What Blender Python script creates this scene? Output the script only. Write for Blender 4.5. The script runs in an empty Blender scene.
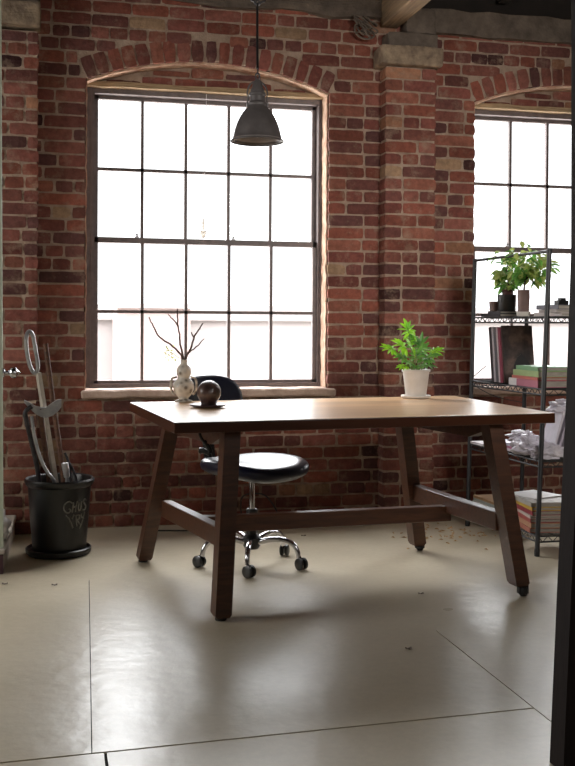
import bpy, bmesh, math, random
from mathutils import Vector, Matrix, noise
from math import sin, cos, pi, sqrt, asin, radians

random.seed(7)
scene = bpy.context.scene
COL = scene.collection

# ------------------------------------------------------------------ colour / materials
def lin(h):
    h = h.lstrip('#')
    c = [int(h[i:i + 2], 16) / 255 for i in (0, 2, 4)]
    return tuple(((x / 12.92) if x <= .04045 else ((x + .055) / 1.055) ** 2.4) for x in c) + (1.0,)

def new_mat(name):
    m = bpy.data.materials.new(name)
    m.use_nodes = True
    nt = m.node_tree
    return m, nt, nt.nodes['Principled BSDF']

def N(nt, kind, **kw):
    n = nt.nodes.new(kind)
    for k, v in kw.items():
        if k in n.inputs:
            n.inputs[k].default_value = v
        else:
            setattr(n, k, v)
    return n

def ramp(nt, stops):
    r = nt.nodes.new('ShaderNodeValToRGB')
    e = r.color_ramp.elements
    while len(e) < len(stops):
        e.new(.5)
    for i, (p, c) in enumerate(stops):
        e[i].position = p
        e[i].color = c if len(c) == 4 else (*c, 1)
    return r

def mixc(nt, mode='MIX'):
    n = nt.nodes.new('ShaderNodeMix')
    n.data_type = 'RGBA'
    n.blend_type = mode
    return n   # inputs 0 factor, 6 A, 7 B ; output 2

def mat(name, c1, c2=None, rough=.6, scale=20, bump=0., metal=0., stretch=(1, 1, 1), spec=.5, detail=6, bscale=None, rot=(0, 0, 0), coat=0.):
    """noise-driven two-tone procedural material"""
    m, nt, b = new_mat(name)
    a = lin(c1)
    d = lin(c2) if c2 else tuple(x * .8 for x in a[:3]) + (1,)
    tc = N(nt, 'ShaderNodeTexCoord')
    mp = N(nt, 'ShaderNodeMapping')
    mp.inputs['Scale'].default_value = stretch
    mp.inputs['Rotation'].default_value = rot
    nt.links.new(tc.outputs['Object'], mp.inputs[0])
    n = N(nt, 'ShaderNodeTexNoise', Scale=scale, Detail=detail, Roughness=.6)
    nt.links.new(mp.outputs[0], n.inputs['Vector'])
    r = ramp(nt, [(.3, d), (.7, a)])
    nt.links.new(n.outputs['Fac'], r.inputs[0])
    nt.links.new(r.outputs[0], b.inputs['Base Color'])
    b.inputs['Roughness'].default_value = rough
    b.inputs['Metallic'].default_value = metal
    b.inputs['Specular IOR Level'].default_value = spec
    b.inputs['Coat Weight'].default_value = coat
    if bump:
        n2 = N(nt, 'ShaderNodeTexNoise', Scale=bscale or scale * 3, Detail=6)
        nt.links.new(mp.outputs[0], n2.inputs['Vector'])
        bp = N(nt, 'ShaderNodeBump', Strength=bump, Distance=.01)
        nt.links.new(n2.outputs['Fac'], bp.inputs['Height'])
        nt.links.new(bp.outputs[0], b.inputs['Normal'])
    return m

def foot_tone(nt, col):
    """darker, browner tone towards the foot of the wall, broken up by noise"""
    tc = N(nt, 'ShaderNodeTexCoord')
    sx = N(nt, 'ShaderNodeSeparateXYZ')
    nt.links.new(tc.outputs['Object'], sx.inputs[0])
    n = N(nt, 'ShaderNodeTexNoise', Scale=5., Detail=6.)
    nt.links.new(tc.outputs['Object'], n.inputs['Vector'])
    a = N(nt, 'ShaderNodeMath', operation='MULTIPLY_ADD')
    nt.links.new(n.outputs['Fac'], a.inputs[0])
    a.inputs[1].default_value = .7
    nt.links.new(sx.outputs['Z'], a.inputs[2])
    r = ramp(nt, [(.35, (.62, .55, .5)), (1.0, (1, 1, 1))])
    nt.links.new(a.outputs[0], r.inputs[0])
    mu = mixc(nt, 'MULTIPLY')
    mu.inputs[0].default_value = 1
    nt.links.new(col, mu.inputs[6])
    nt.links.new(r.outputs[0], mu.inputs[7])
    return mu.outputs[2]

def brick_mat():
    m, nt, b = new_mat('old_brick')
    at = N(nt, 'ShaderNodeAttribute', attribute_name='col')
    tc = N(nt, 'ShaderNodeTexCoord')
    n1 = N(nt, 'ShaderNodeTexNoise', Scale=28., Detail=8., Roughness=.7)
    nt.links.new(tc.outputs['Object'], n1.inputs['Vector'])
    r1 = ramp(nt, [(.3, (.55, .55, .55)), (.7, (1.15, 1.15, 1.15))])
    nt.links.new(n1.outputs['Fac'], r1.inputs[0])
    mu = mixc(nt, 'MULTIPLY')
    mu.inputs[0].default_value = 1
    nt.links.new(at.outputs['Color'], mu.inputs[6])
    nt.links.new(r1.outputs[0], mu.inputs[7])
    # mortar smears and old plaster left on the faces
    n2 = N(nt, 'ShaderNodeTexNoise', Scale=9., Detail=9., Roughness=.72)
    nt.links.new(tc.outputs['Object'], n2.inputs['Vector'])
    r2 = ramp(nt, [(.53, (0, 0, 0)), (.70, (.65, .65, .65))])
    nt.links.new(n2.outputs['Fac'], r2.inputs[0])
    mx = mixc(nt)
    nt.links.new(r2.outputs[0], mx.inputs[0])
    nt.links.new(mu.outputs[2], mx.inputs[6])
    mx.inputs[7].default_value = lin('#a08874')
    # large soft grime
    n3 = N(nt, 'ShaderNodeTexNoise', Scale=2.2, Detail=4.)
    nt.links.new(tc.outputs['Object'], n3.inputs['Vector'])
    r3 = ramp(nt, [(.35, (.62, .6, .58)), (.65, (1.1, 1.1, 1.1))])
    nt.links.new(n3.outputs['Fac'], r3.inputs[0])
    m3 = mixc(nt, 'MULTIPLY')
    m3.inputs[0].default_value = .8
    nt.links.new(mx.outputs[2], m3.inputs[6])
    nt.links.new(r3.outputs[0], m3.inputs[7])
    nt.links.new(foot_tone(nt, m3.outputs[2]), b.inputs['Base Color'])
    b.inputs['Roughness'].default_value = .85
    b.inputs['Specular IOR Level'].default_value = .25
    n4 = N(nt, 'ShaderNodeTexNoise', Scale=70., Detail=8.)
    nt.links.new(tc.outputs['Object'], n4.inputs['Vector'])
    bp = N(nt, 'ShaderNodeBump', Strength=.6, Distance=.006)
    nt.links.new(n4.outputs['Fac'], bp.inputs['Height'])
    nt.links.new(bp.outputs[0], b.inputs['Normal'])
    return m

def mortar_mat():
    m = mat('lime_mortar', '#b49d8a', '#856f5f', .95, 14, .8, bscale=60, spec=.2)
    nt = m.node_tree
    b = nt.nodes['Principled BSDF']
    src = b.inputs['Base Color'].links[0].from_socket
    nt.links.new(foot_tone(nt, src), b.inputs['Base Color'])
    return m

def floor_mat():
    m, nt, b = new_mat('sealed_concrete')
    tc = N(nt, 'ShaderNodeTexCoord')
    n1 = N(nt, 'ShaderNodeTexNoise', Scale=1.6, Detail=3., Roughness=.5)
    nt.links.new(tc.outputs['Object'], n1.inputs['Vector'])
    r1 = ramp(nt, [(.3, lin('#b3a78e')), (.5, lin('#bdb098')), (.72, lin('#c7bba3'))])
    nt.links.new(n1.outputs['Fac'], r1.inputs[0])
    n2 = N(nt, 'ShaderNodeTexNoise', Scale=40., Detail=6., Roughness=.7)
    nt.links.new(tc.outputs['Object'], n2.inputs['Vector'])
    r2 = ramp(nt, [(.25, (.9, .9, .9)), (.65, (1.03, 1.03, 1.03))])
    nt.links.new(n2.outputs['Fac'], r2.inputs[0])
    mu = mixc(nt, 'MULTIPLY')
    mu.inputs[0].default_value = 1
    nt.links.new(r1.outputs[0], mu.inputs[6])
    nt.links.new(r2.outputs[0], mu.inputs[7])
    nt.links.new(mu.outputs[2], b.inputs['Base Color'])
    n3 = N(nt, 'ShaderNodeTexNoise', Scale=2.5, Detail=3., Roughness=.5)
    nt.links.new(tc.outputs['Object'], n3.inputs['Vector'])
    r3 = ramp(nt, [(.25, (.27, .27, .27)), (.75, (.35, .35, .35))])
    nt.links.new(n3.outputs['Fac'], r3.inputs[0])
    nt.links.new(r3.outputs[0], b.inputs['Roughness'])
    b.inputs['Specular IOR Level'].default_value = .5
    n4 = N(nt, 'ShaderNodeTexNoise', Scale=14., Detail=4., Roughness=.5)
    nt.links.new(tc.outputs['Object'], n4.inputs['Vector'])
    bp = N(nt, 'ShaderNodeBump', Strength=.12, Distance=.02)
    nt.links.new(n4.outputs['Fac'], bp.inputs['Height'])
    nt.links.new(bp.outputs[0], b.inputs['Normal'])
    return m

def wood_mat(name, dark, light, rough, rot=0., planks=0., spec=.5):
    """long grain along local X (rotated by rot); planks = board width or 0"""
    m, nt, b = new_mat(name)
    tc = N(nt, 'ShaderNodeTexCoord')
    mp = N(nt, 'ShaderNodeMapping')
    mp.inputs['Rotation'].default_value = (0, 0, rot)
    nt.links.new(tc.outputs['Object'], mp.inputs[0])
    st = N(nt, 'ShaderNodeMapping')
    st.inputs['Scale'].default_value = (1.2, 16, 16)
    nt.links.new(mp.outputs[0], st.inputs[0])
    n1 = N(nt, 'ShaderNodeTexNoise', Scale=3., Detail=8., Roughness=.65, Distortion=.6)
    nt.links.new(st.outputs[0], n1.inputs['Vector'])
    r1 = ramp(nt, [(.3, lin(dark)), (.7, lin(light))])
    nt.links.new(n1.outputs['Fac'], r1.inputs[0])
    out = r1.outputs[0]
    if planks:
        sx = N(nt, 'ShaderNodeSeparateXYZ')
        nt.links.new(mp.outputs[0], sx.inputs[0])
        d = N(nt, 'ShaderNodeMath', operation='DIVIDE')
        nt.links.new(sx.outputs['Y'], d.inputs[0])
        d.inputs[1].default_value = planks
        fl = N(nt, 'ShaderNodeMath', operation='FLOOR')
        nt.links.new(d.outputs[0], fl.inputs[0])
        wn = N(nt, 'ShaderNodeTexWhiteNoise', noise_dimensions='1D')
        nt.links.new(fl.outputs[0], wn.inputs['W'])
        rr = ramp(nt, [(0, (.75, .72, .7)), (1, (1.12, 1.1, 1.06))])
        nt.links.new(wn.outputs['Value'], rr.inputs[0])
        mu = mixc(nt, 'MULTIPLY')
        mu.inputs[0].default_value = 1
        nt.links.new(out, mu.inputs[6])
        nt.links.new(rr.outputs[0], mu.inputs[7])
        fr = N(nt, 'ShaderNodeMath', operation='FRACT')
        nt.links.new(d.outputs[0], fr.inputs[0])
        gp = ramp(nt, [(.0, (.35, .3, .28)), (.025, (1, 1, 1))])
        nt.links.new(fr.outputs[0], gp.inputs[0])
        mg = mixc(nt, 'MULTIPLY')
        mg.inputs[0].default_value = 1
        nt.links.new(mu.outputs[2], mg.inputs[6])
        nt.links.new(gp.outputs[0], mg.inputs[7])
        out = mg.outputs[2]
    if planks:                      # the side faces come out a darker brown than the top
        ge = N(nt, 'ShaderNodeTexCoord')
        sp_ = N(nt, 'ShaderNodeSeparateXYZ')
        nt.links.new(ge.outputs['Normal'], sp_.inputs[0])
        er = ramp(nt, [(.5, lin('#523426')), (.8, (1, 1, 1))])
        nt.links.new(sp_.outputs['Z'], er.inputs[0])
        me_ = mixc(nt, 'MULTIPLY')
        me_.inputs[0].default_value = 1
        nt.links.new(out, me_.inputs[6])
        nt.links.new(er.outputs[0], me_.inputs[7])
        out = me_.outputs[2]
    nt.links.new(out, b.inputs['Base Color'])
    b.inputs['Roughness'].default_value = rough
    b.inputs['Specular IOR Level'].default_value = spec
    bp = N(nt, 'ShaderNodeBump', Strength=.15, Distance=.004)
    nt.links.new(n1.outputs['Fac'], bp.inputs['Height'])
    nt.links.new(bp.outputs[0], b.inputs['Normal'])
    return m

def glass_mat():
    m = bpy.data.materials.new('window_glass')
    m.use_nodes = True
    nt = m.node_tree
    nt.nodes.remove(nt.nodes['Principled BSDF'])
    o = nt.nodes['Material Output']
    t = N(nt, 'ShaderNodeBsdfTransparent')
    t.inputs[0].default_value = (.97, .98, .98, 1)
    g = N(nt, 'ShaderNodeBsdfGlossy', Roughness=.03)
    lw = N(nt, 'ShaderNodeFresnel', IOR=1.3)
    mx = N(nt, 'ShaderNodeMixShader')
    nt.links.new(lw.outputs[0], mx.inputs[0])
    nt.links.new(t.outputs[0], mx.inputs[1])
    nt.links.new(g.outputs[0], mx.inputs[2])
    nt.links.new(mx.outputs[0], o.inputs[0])
    return m

def leaf_mat(name, c1, c2):
    m, nt, b = new_mat(name)
    tc = N(nt, 'ShaderNodeTexCoord')
    n = N(nt, 'ShaderNodeTexNoise', Scale=25., Detail=3.)
    nt.links.new(tc.outputs['Object'], n.inputs['Vector'])
    r = ramp(nt, [(.35, lin(c2)), (.65, lin(c1))])
    nt.links.new(n.outputs['Fac'], r.inputs[0])
    nt.links.new(r.outputs[0], b.inputs['Base Color'])
    b.inputs['Roughness'].default_value = .4
    tr = N(nt, 'ShaderNodeBsdfTranslucent')
    nt.links.new(r.outputs[0], tr.inputs[0])
    ms = N(nt, 'ShaderNodeMixShader')
    ms.inputs[0].default_value = .45
    nt.links.new(b.outputs[0], ms.inputs[1])
    nt.links.new(tr.outputs[0], ms.inputs[2])
    nt.links.new(ms.outputs[0], nt.nodes['Material Output'].inputs[0])
    return m

M = dict(
    brick=brick_mat(),
    mortar=mortar_mat(),
    floor=floor_mat(),
    revealp=mat('pale_plaster_glow', '#cdb49c', '#a07560', .9, 16, .6, bscale=50, spec=.2),
    gap=mat('floor_gap', '#2a241e', '#1a1612', .9, 30),
    stone=mat('pale_stone', '#a08c74', '#66564a', .9, 18, .6, bscale=50, spec=.2),
    rawwood=mat('raw_lintel_wood', '#b59c78', '#7d6448', .85, 10, .5, stretch=(1, 12, 12)),
    sill=mat('sill_stone', '#d0b5a4', '#a58877', .8, 12, .6, bscale=40),
    frame=mat('dark_window_paint', '#6a5c5a', '#514644', .5, 25, .1),
    glass=glass_mat(),
    ceiling=mat('sooty_boards', '#241d18', '#14100d', .95, 6, .3, stretch=(1, 8, 1)),
    beam=wood_mat('old_beam', '#5f4c38', '#9a7f60', .85, rot=pi / 2),
    plaster=mat('old_plaster', '#6e6155', '#4a4038', .95, 12, .7, bscale=40),
    back=mat('back_plaster', '#8b8177', '#7a7168', .9, 3),
    tablewood=wood_mat('table_leg_wood', '#341d13', '#573420', .4),
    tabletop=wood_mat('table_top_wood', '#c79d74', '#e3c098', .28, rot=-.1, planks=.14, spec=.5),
    black=mat('black_plastic', '#121213', '#090909', .38, 20),
    rubber=mat('black_rubber', '#1c1b1b', '#101010', .6, 20),
    vinyl=mat('blue_black_vinyl', '#15182a', '#0f1120', .3, 40, .05),
    chrome=mat('chrome', '#d5d5d8', '#b5b5ba', .14, 10, metal=1),
    steel=mat('grey_steel', '#b9b7b6', '#858386', .4, 16, .1, metal=.35),
    darksteel=mat('dark_steel', '#4c494c', '#2c2a2c', .45, 16, .1, metal=.6),
    wire=mat('black_wire_coat', '#19191c', '#0f0f11', .45, 20),
    white=mat('white_ceramic', '#d9d2ca', '#c6beb6', .35, 10),
    paper=mat('page_edges', '#a8a196', '#7e776d', .9, 30, stretch=(1, 1, 20)),
    soil=mat('potting_soil', '#2b1f17', '#150e0a', .95, 60, .8),
    lampshade=mat('grey_black_enamel', '#5a5453', '#484342', .5, 20),
    lampin=mat('shade_inside', '#a09894', '#8b8480', .6, 10),
    bulb=mat('frosted_bulb', '#e8e4dc', '#dcd6cc', .3, 5),
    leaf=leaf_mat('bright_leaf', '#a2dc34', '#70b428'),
    leafd=leaf_mat('dark_green_leaf', '#78b048', '#4a7c38'),  # the darker of the two plant greens
    leafp=leaf_mat('soft_leaf', '#c3cf78', '#93a454'),
    palewax=leaf_mat('pale_wax', '#e6e2dc', '#d2cec8'),
    stem=mat('green_stem', '#7f9a4a', '#5d6f35', .6, 20),
    twig=mat('bare_twig', '#5d4a43', '#3c2e2a', .85, 40, .3),
    terracotta=mat('dark_terracotta', '#5a3434', '#42272a', .8, 20),
    browncer=mat('brown_ceramic', '#7a5f58', '#5b4541', .5, 12),
    stick=wood_mat('stick_wood', '#3a2419', '#6b4530', .7),
    door=mat('pale_green_paint', '#c5cdb8', '#aeb6a2', .5, 4),
    postw=mat('black_brown_paint', '#231b1b', '#171112', .7, 10, .1, stretch=(10, 10, 1), spec=.2),
    cream=mat('cream_paint', '#cfc4b8', '#a89c90', .7, 8),
    oxred=mat('oxblood_paint', '#54323a', '#3c242b', .6, 12),
    cloth=mat('white_cotton', '#d8d4d2', '#bfb9b8', .9, 30, .2),
    plastic=mat('white_plastic_film', '#e2dde4', '#b9b2be', .35, 10, .2),
    scribble=mat('chalk_paint', '#8d8a82', '#62605a', .9, 50),
    shaving=mat('wood_shaving', '#d0b088', '#a8875f', .9, 20),
    outwall=mat('far_wall', '#78716f', '#726b69', .9, 1),
    outbrick=mat('far_brick', '#7a6a67', '#746461', .9, 2),
    outglass=mat('far_window', '#66707a', '#606a74', .6, 2),
    outground=mat('far_ground', '#d5d1ca', '#c9c5be', .95, 1),
)
def cmat(hexc, rough=.6):
    k = 'c' + hexc
    if k not in M:
        M[k] = mat('cover_' + hexc.strip('#'), hexc, None, rough, 18)
    return M[k]

# ------------------------------------------------------------------ mesh helpers
def bm_new():
    return bmesh.new()

def box(bm, x0, x1, y0, y1, z0, z1, mx=None):
    vs = [bm.verts.new((x, y, z)) for z in (z0, z1) for y in (y0, y1) for x in (x0, x1)]
    if mx:
        for v in vs:
            v.co = mx @ v.co
    f = [(0, 2, 3, 1), (4, 5, 7, 6), (0, 1, 5, 4), (2, 6, 7, 3), (0, 4, 6, 2), (1, 3, 7, 5)]
    for q in f:
        bm.faces.new([vs[i] for i in q])
    return vs

def prism(bm, low, high):
    """two rings of equal length joined into a solid"""
    a = [bm.verts.new(p) for p in low]
    b = [bm.verts.new(p) for p in high]
    n = len(a)
    bm.faces.new(list(reversed(a)))
    bm.faces.new(b)
    for i in range(n):
        j = (i + 1) % n
        bm.faces.new((a[i], a[j], b[j], b[i]))

def tube(bm, pts, r, n=8, cap=True):
    pts = [Vector(p) for p in pts]
    rs = r if isinstance(r, (list, tuple)) else [r] * len(pts)
    rings = []
    up = None
    for i, p in enumerate(pts):
        a = pts[max(i - 1, 0)]
        b = pts[min(i + 1, len(pts) - 1)]
        t = (b - a).normalized()
        if up is None:
            up = Vector((0, 0, 1)) if abs(t.z) < .9 else Vector((1, 0, 0))
        s = t.cross(up)
        if s.length < 1e-5:
            s = t.cross(Vector((0, 1, 0)))
        s.normalize()
        u = s.cross(t).normalized()
        up = u
        rings.append([bm.verts.new(p + (s * cos(2 * pi * k / n) + u * sin(2 * pi * k / n)) * rs[i]) for k in range(n)])
    for i in range(len(rings) - 1):
        for k in range(n):
            l = (k + 1) % n
            bm.faces.new((rings[i][k], rings[i][l], rings[i + 1][l], rings[i + 1][k]))
    if cap:
        bm.faces.new(list(reversed(rings[0])))
        bm.faces.new(rings[-1])

def loop_tube(bm, pts, r, n=8):
    pts = [Vector(p) for p in pts]
    m = len(pts)
    c = sum(pts, Vector()) / m
    nrm = Vector()
    for i in range(m):
        nrm += (pts[i] - c).cross(pts[(i + 1) % m] - c)
    nrm.normalize()
    rings = []
    for i, p in enumerate(pts):
        t = (pts[(i + 1) % m] - pts[i - 1]).normalized()
        s = t.cross(nrm).normalized()
        rings.append([bm.verts.new(p + (s * cos(2 * pi * k / n) + nrm * sin(2 * pi * k / n)) * r) for k in range(n)])
    for i in range(m):
        for k in range(n):
            l = (k + 1) % n
            j = (i + 1) % m
            bm.faces.new((rings[i][k], rings[i][l], rings[j][l], rings[j][k]))

def lathe(bm, prof, n=32, c=(0, 0, 0), mx=None, caps=True):
    rings = []
    for (r, z) in prof:
        rings.append([bm.verts.new(Vector((c[0] + r * cos(2 * pi * k / n), c[1] + r * sin(2 * pi * k / n), c[2] + z))) for k in range(n)])
    if mx:
        for rg in rings:
            for v in rg:
                v.co = mx @ v.co
    for i in range(len(rings) - 1):
        for k in range(n):
            l = (k + 1) % n
            bm.faces.new((rings[i][k], rings[i][l], rings[i + 1][l], rings[i + 1][k]))
    if caps:
        bm.faces.new(list(reversed(rings[0])))
        bm.faces.new(rings[-1])

def smooth_pts(pts, sub=6):
    """Catmull-Rom through the points"""
    P = [Vector(p) for p in pts]
    out = []
    for i in range(len(P) - 1):
        p0 = P[max(i - 1, 0)]; p1 = P[i]; p2 = P[i + 1]; p3 = P[min(i + 2, len(P) - 1)]
        for k in range(sub):
            t = k / sub
            out.append(.5 * ((2 * p1) + (p2 - p0) * t + (2 * p0 - 5 * p1 + 4 * p2 - p3) * t * t + (3 * p1 - p0 - 3 * p2 + p3) * t ** 3))
    out.append(P[-1])
    return out

def bevel(bm, w, seg=2):
    bmesh.ops.bevel(bm, geom=list(bm.edges), offset=w, segments=seg, affect='EDGES', profile=.6, clamp_overlap=True)

def rough_up(bm, amp, sc, seed=0):
    for v in bm.verts:
        v.co += noise.noise_vector(v.co * sc + Vector((seed, seed * 1.7, 0))) * amp

def base_of(p):
    o = Vector()
    while p:
        o += p.location
        p = p.parent
    return o

def obj(name, bm, m, parent=None, smooth=False, loc=None, local=False):
    """link the bmesh as ONE mesh object; verts are in world space unless local"""
    bmesh.ops.recalc_face_normals(bm, faces=bm.faces)
    me = bpy.data.meshes.new(name)
    off = Vector()
    o = None
    if parent:
        off = base_of(parent)
    elif loc:
        off = Vector(loc)
    if not local and off.length:
        bmesh.ops.translate(bm, verts=bm.verts, vec=-off)
    bm.to_mesh(me)
    bm.free()
    if smooth:
        for p in me.polygons:
            p.use_smooth = True
        if smooth != 'full':
            try:
                me.set_sharp_from_angle(angle=radians(38))
            except Exception:
                pass
    me.materials.append(m)
    o = bpy.data.objects.new(name, me)
    COL.objects.link(o)
    if parent:
        o.parent = parent
    elif loc:
        o.location = loc
    return o

def tag(o, label, cat=None, group=None, kind=None):
    o['label'] = label
    if cat: o['category'] = cat
    if group: o['group'] = group
    if kind: o['kind'] = kind
    return o

def thing(name, label, cat, loc, group=None, kind=None):
    o = bpy.data.objects.new(name, None)
    o.empty_display_size = .05
    COL.objects.link(o)
    o.location = loc
    return tag(o, label, cat, group, kind)

def struct(name, bm, m, label=None, parent=None, smooth=False):
    o = obj(name, bm, m, parent, smooth)
    if not parent:
        o['kind'] = 'structure'
        if label: o['label'] = label
    return o

# ------------------------------------------------------------------ brickwork
COURSE = .068
JOINT = .010
PAL = ['#8c5042', '#955545', '#7e483f', '#9a5f4e', '#73463f', '#8c5248', '#66413d', '#91594d', '#845045', '#784b44']
ODD = ['#b08e70', '#4a2c2b', '#a9775c']

def brick_col():
    c = lin(random.choice(ODD) if random.random() < .05 else random.choice(PAL))
    k = random.uniform(.68, 1.12)
    return (c[0] * k, c[1] * k, c[2] * k, 1)

class Brickwork:
    def __init__(self):
        self.bm = bm_new()
        self.layer = self.bm.loops.layers.float_color.new('col')
    def brick(self, fn, u0, u1, v0, v1, y, depth):
        """front grid with worn edges, then a skirt running back into the wall"""
        bm = self.bm
        nx = max(2, int((u1 - u0) / .035))
        nz = 3 if (v1 - v0) < .09 else max(3, int((v1 - v0) / .03))
        yj = y + random.uniform(-.003, .002)
        jit = [random.uniform(-.003, .003) for _ in range(4)]
        sd = random.uniform(0, 100)
        g = []
        for j in range(nz + 1):
            row = []
            for i in range(nx + 1):
                s = i / nx; t = j / nz
                u = u0 + (u1 - u0) * s + (jit[0] * (1 - s) + jit[1] * s)
                v = v0 + (v1 - v0) * t + (jit[2] * (1 - s) + jit[3] * s) * .6
                e = (i in (0, nx)) + (j in (0, nz))
                w = noise.noise_vector(Vector((u * 24 + sd, v * 24, sd)))
                u += w.x * .0035; v += w.z * .003
                yy = yj + (.003 if e else 0) + (.003 if e == 2 else 0) + w.y * .003
                if e == 2:
                    u += (.003 if i == 0 else -.003)
                    v += (.002 if j == 0 else -.002)
                x, z = fn(u, v)
                row.append(bm.verts.new((x, yy, z)))
            g.append(row)
        fs = []
        for j in range(nz):
            for i in range(nx):
                fs.append(bm.faces.new((g[j][i], g[j][i + 1], g[j + 1][i + 1], g[j + 1][i])))
        ring = [g[0][i] for i in range(nx + 1)] + [g[j][nx] for j in range(1, nz + 1)] + [g[nz][i] for i in range(nx - 1, -1, -1)] + [g[j][0] for j in range(nz - 1, 0, -1)]
        back = [bm.verts.new((v.co.x, y + depth, v.co.z)) for v in ring]
        n = len(ring)
        for i in range(n):
            k = (i + 1) % n
            fs.append(bm.faces.new((ring[i], back[i], back[k], ring[k])))
        c = brick_col()
        for f in fs:
            f.smooth = False
            for l in f.loops:
                l[self.layer] = c
    def rows(self, x0, x1, z0, z1, y, depth, cut=None, stretch=.2, aligned=False):
        r = 0
        z = z0
        while z + COURSE * .6 < z1:
            zt = min(z + COURSE, z1)
            spans = [(x0, x1)]
            if cut:
                spans = cut(z + COURSE * .5, spans)
            for (a, b) in spans:
                u = a
                if not aligned and a == x0:
                    u = a - random.uniform(0, stretch)
                first = True
                hdr = (r % 6 == 2)
                while u < b - .02:
                    L = .1 if (hdr or random.random() < .16) else random.uniform(.185, .215)
                    if aligned and first and r % 2:
                        L = .1
                    e = u + L
                    if b - e < .055:
                        e = b
                    s0 = max(u, a)
                    s1 = min(e, b)
                    if s1 - s0 > .03:
                        gi = JOINT / 2
                        self.brick(lambda p, q: (p, q), s0 + (0 if (s0 == a) else gi), s1 - (0 if s1 == b else gi), z + gi, zt - gi, y, depth)
                    u = e
                    first = False
            z += COURSE
            r += 1

def subtract(spans, a, b):
    out = []
    for (p, q) in spans:
        if b <= p or a >= q:
            out.append((p, q)); continue
        if a - p > .03: out.append((p, a))
        if q - b > .03: out.append((b, q))
    return out

WIN = [(.190, 1.517), (2.385, 3.712)]
SILL_Z, SPRING = .735, 2.368
RISE = .13
HALF = (WIN[0][1] - WIN[0][0]) / 2
RAD = (HALF ** 2 + RISE ** 2) / (2 * RISE)
CZ = SPRING + RISE - RAD
AR = .115
def arch_z(x, xc, rad=RAD):
    return CZ + sqrt(max(rad * rad - (x - xc) ** 2, 0))

def wall_cut(z, spans):
    for (a, b) in WIN:
        xc = (a + b) / 2
        if SILL_Z - .05 < z < SPRING:
            spans = subtract(spans, a, b)
        elif z >= SPRING and z < CZ + RAD + AR + .02:
            ro = RAD + AR + .008
            ang = asin(HALF / RAD)
            zlow = CZ + (RAD) * cos(ang)
            if z - CZ < ro:
                h = sqrt(max(ro * ro - (z - CZ) ** 2, 0))
                h = min(h, HALF + (z - SPRING) * math.tan(ang) + .012)
                spans = subtract(spans, xc - h, xc + h)
    return spans

WX0, WX1, WZ1 = -1.9, 4.6, 2.84
bw = Brickwork()
bw.rows(WX0, WX1, 0, WZ1, 0.0, .17, wall_cut)
ang = asin(HALF / RAD)
for (a, b) in WIN:                      # rowlock arches and the brick panels below them
    xc = (a + b) / 2
    n = 19
    for i in range(n):
        t0 = -ang + 2 * ang * i / n
        t1 = -ang + 2 * ang * (i + 1) / n
        g = .006 / RAD
        bw.brick(lambda u, v: (xc + v * sin(u), CZ + v * cos(u)), t0 + g, t1 - g, RAD + .002, RAD + AR, 0.0, .17)
    for k in range(2):
        z0 = SPRING + .002 + k * COURSE
        h = sqrt(max(RAD ** 2 - (z0 + .03 - CZ) ** 2, 0)) - .02
        if h > .1:
            u = xc - h
            while u < xc + h - .04:
                e = min(u + random.uniform(.17, .21), xc + h)
                if xc + h - e < .06: e = xc + h
                zt = min(z0 + COURSE - JOINT, min(arch_z(u + .005, xc), arch_z(e - .005, xc)) - .006)
                if zt - z0 > .02:
                    bw.brick(lambda p, q: (p, q), u + .005, e - .005, z0, zt, .115, .08)
                u = e
wall = obj('wall_far', bw.bm, M['brick'])
tag(wall, 'old red brick wall with two arched window openings', kind='structure')

# mortar bed behind the brick faces, with the reveals of the openings
bm = bm_new()
ym, yb = .0075, .34
def panel(bm, poly):
    """vertical slab of the given outline (x,z) from ym to yb"""
    prism(bm, [(x, ym, z) for x, z in poly], [(x, yb, z) for x, z in poly])
gap = .006
xs = [WX0] + [v for w in WIN for v in w] + [WX1]
for i in range(0, 6, 2):
    box(bm, xs[i] + (gap if False else 0) - (0 if i == 0 else -gap), xs[i + 1] - (0 if i == 4 else gap), ym, yb, 0, WZ1)
for (a, b) in WIN:
    a2, b2 = a + gap, b - gap
    xc = (a + b) / 2
    box(bm, a - gap, b + gap, ym, yb, 0, SILL_Z - .045)
    top = [(a - gap + (b - a + 2 * gap) * i / 24, 0) for i in range(25)]
    top = [(x, arch_z(min(max(x, a), b), xc) + .008) for x, _ in top]
    for i in range(24):
        p, q = top[i], top[i + 1]
        panel(bm, [p, q, (q[0], WZ1), (p[0], WZ1)])
    # infill backing under the arch
    for i in range(24):
        p, q = top[i], top[i + 1]
        prism(bm, [(p[0], .124, SPRING), (q[0], .124, SPRING), (q[0], .124, q[1] + .01), (p[0], .124, p[1] + .01)],
                  [(p[0], .24, SPRING), (q[0], .24, SPRING), (q[0], .24, q[1] + .01), (p[0], .24, p[1] + .01)])
struct('mortar', bm, M['mortar'], parent=wall)
for (a, b) in WIN:  # plaster smears on the jambs; on the soffit, window glow put into the colour
    bm = bm_new()
    xc = (a + b) / 2
    for i in range(30):
        t0 = -ang + 2 * ang * i / 30; t1 = -ang + 2 * ang * (i + 1) / 30
        ring = lambda t: [(xc + (RAD + o_) * sin(t), y_, CZ + (RAD + o_) * cos(t)) for o_, y_ in ((-.008, .022), (-.008, .12), (.004, .12), (.004, .022))]
        prism(bm, ring(t0), ring(t1))
    bmesh.ops.remove_doubles(bm, verts=bm.verts, dist=1e-5)
    for sx_, x_ in ((1, a), (-1, b)):
        box(bm, min(x_, x_ + sx_ * .007), max(x_, x_ + sx_ * .007), .03, .15, SILL_Z, SPRING + .005)
    bmesh.ops.subdivide_edges(bm, edges=[e for e in bm.edges if e.calc_length() > .2], cuts=60, use_grid_fill=True)
    rough_up(bm, .006, 26, 4)
    struct('reveal_plaster_glow', bm, M['revealp'], parent=wall)

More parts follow.
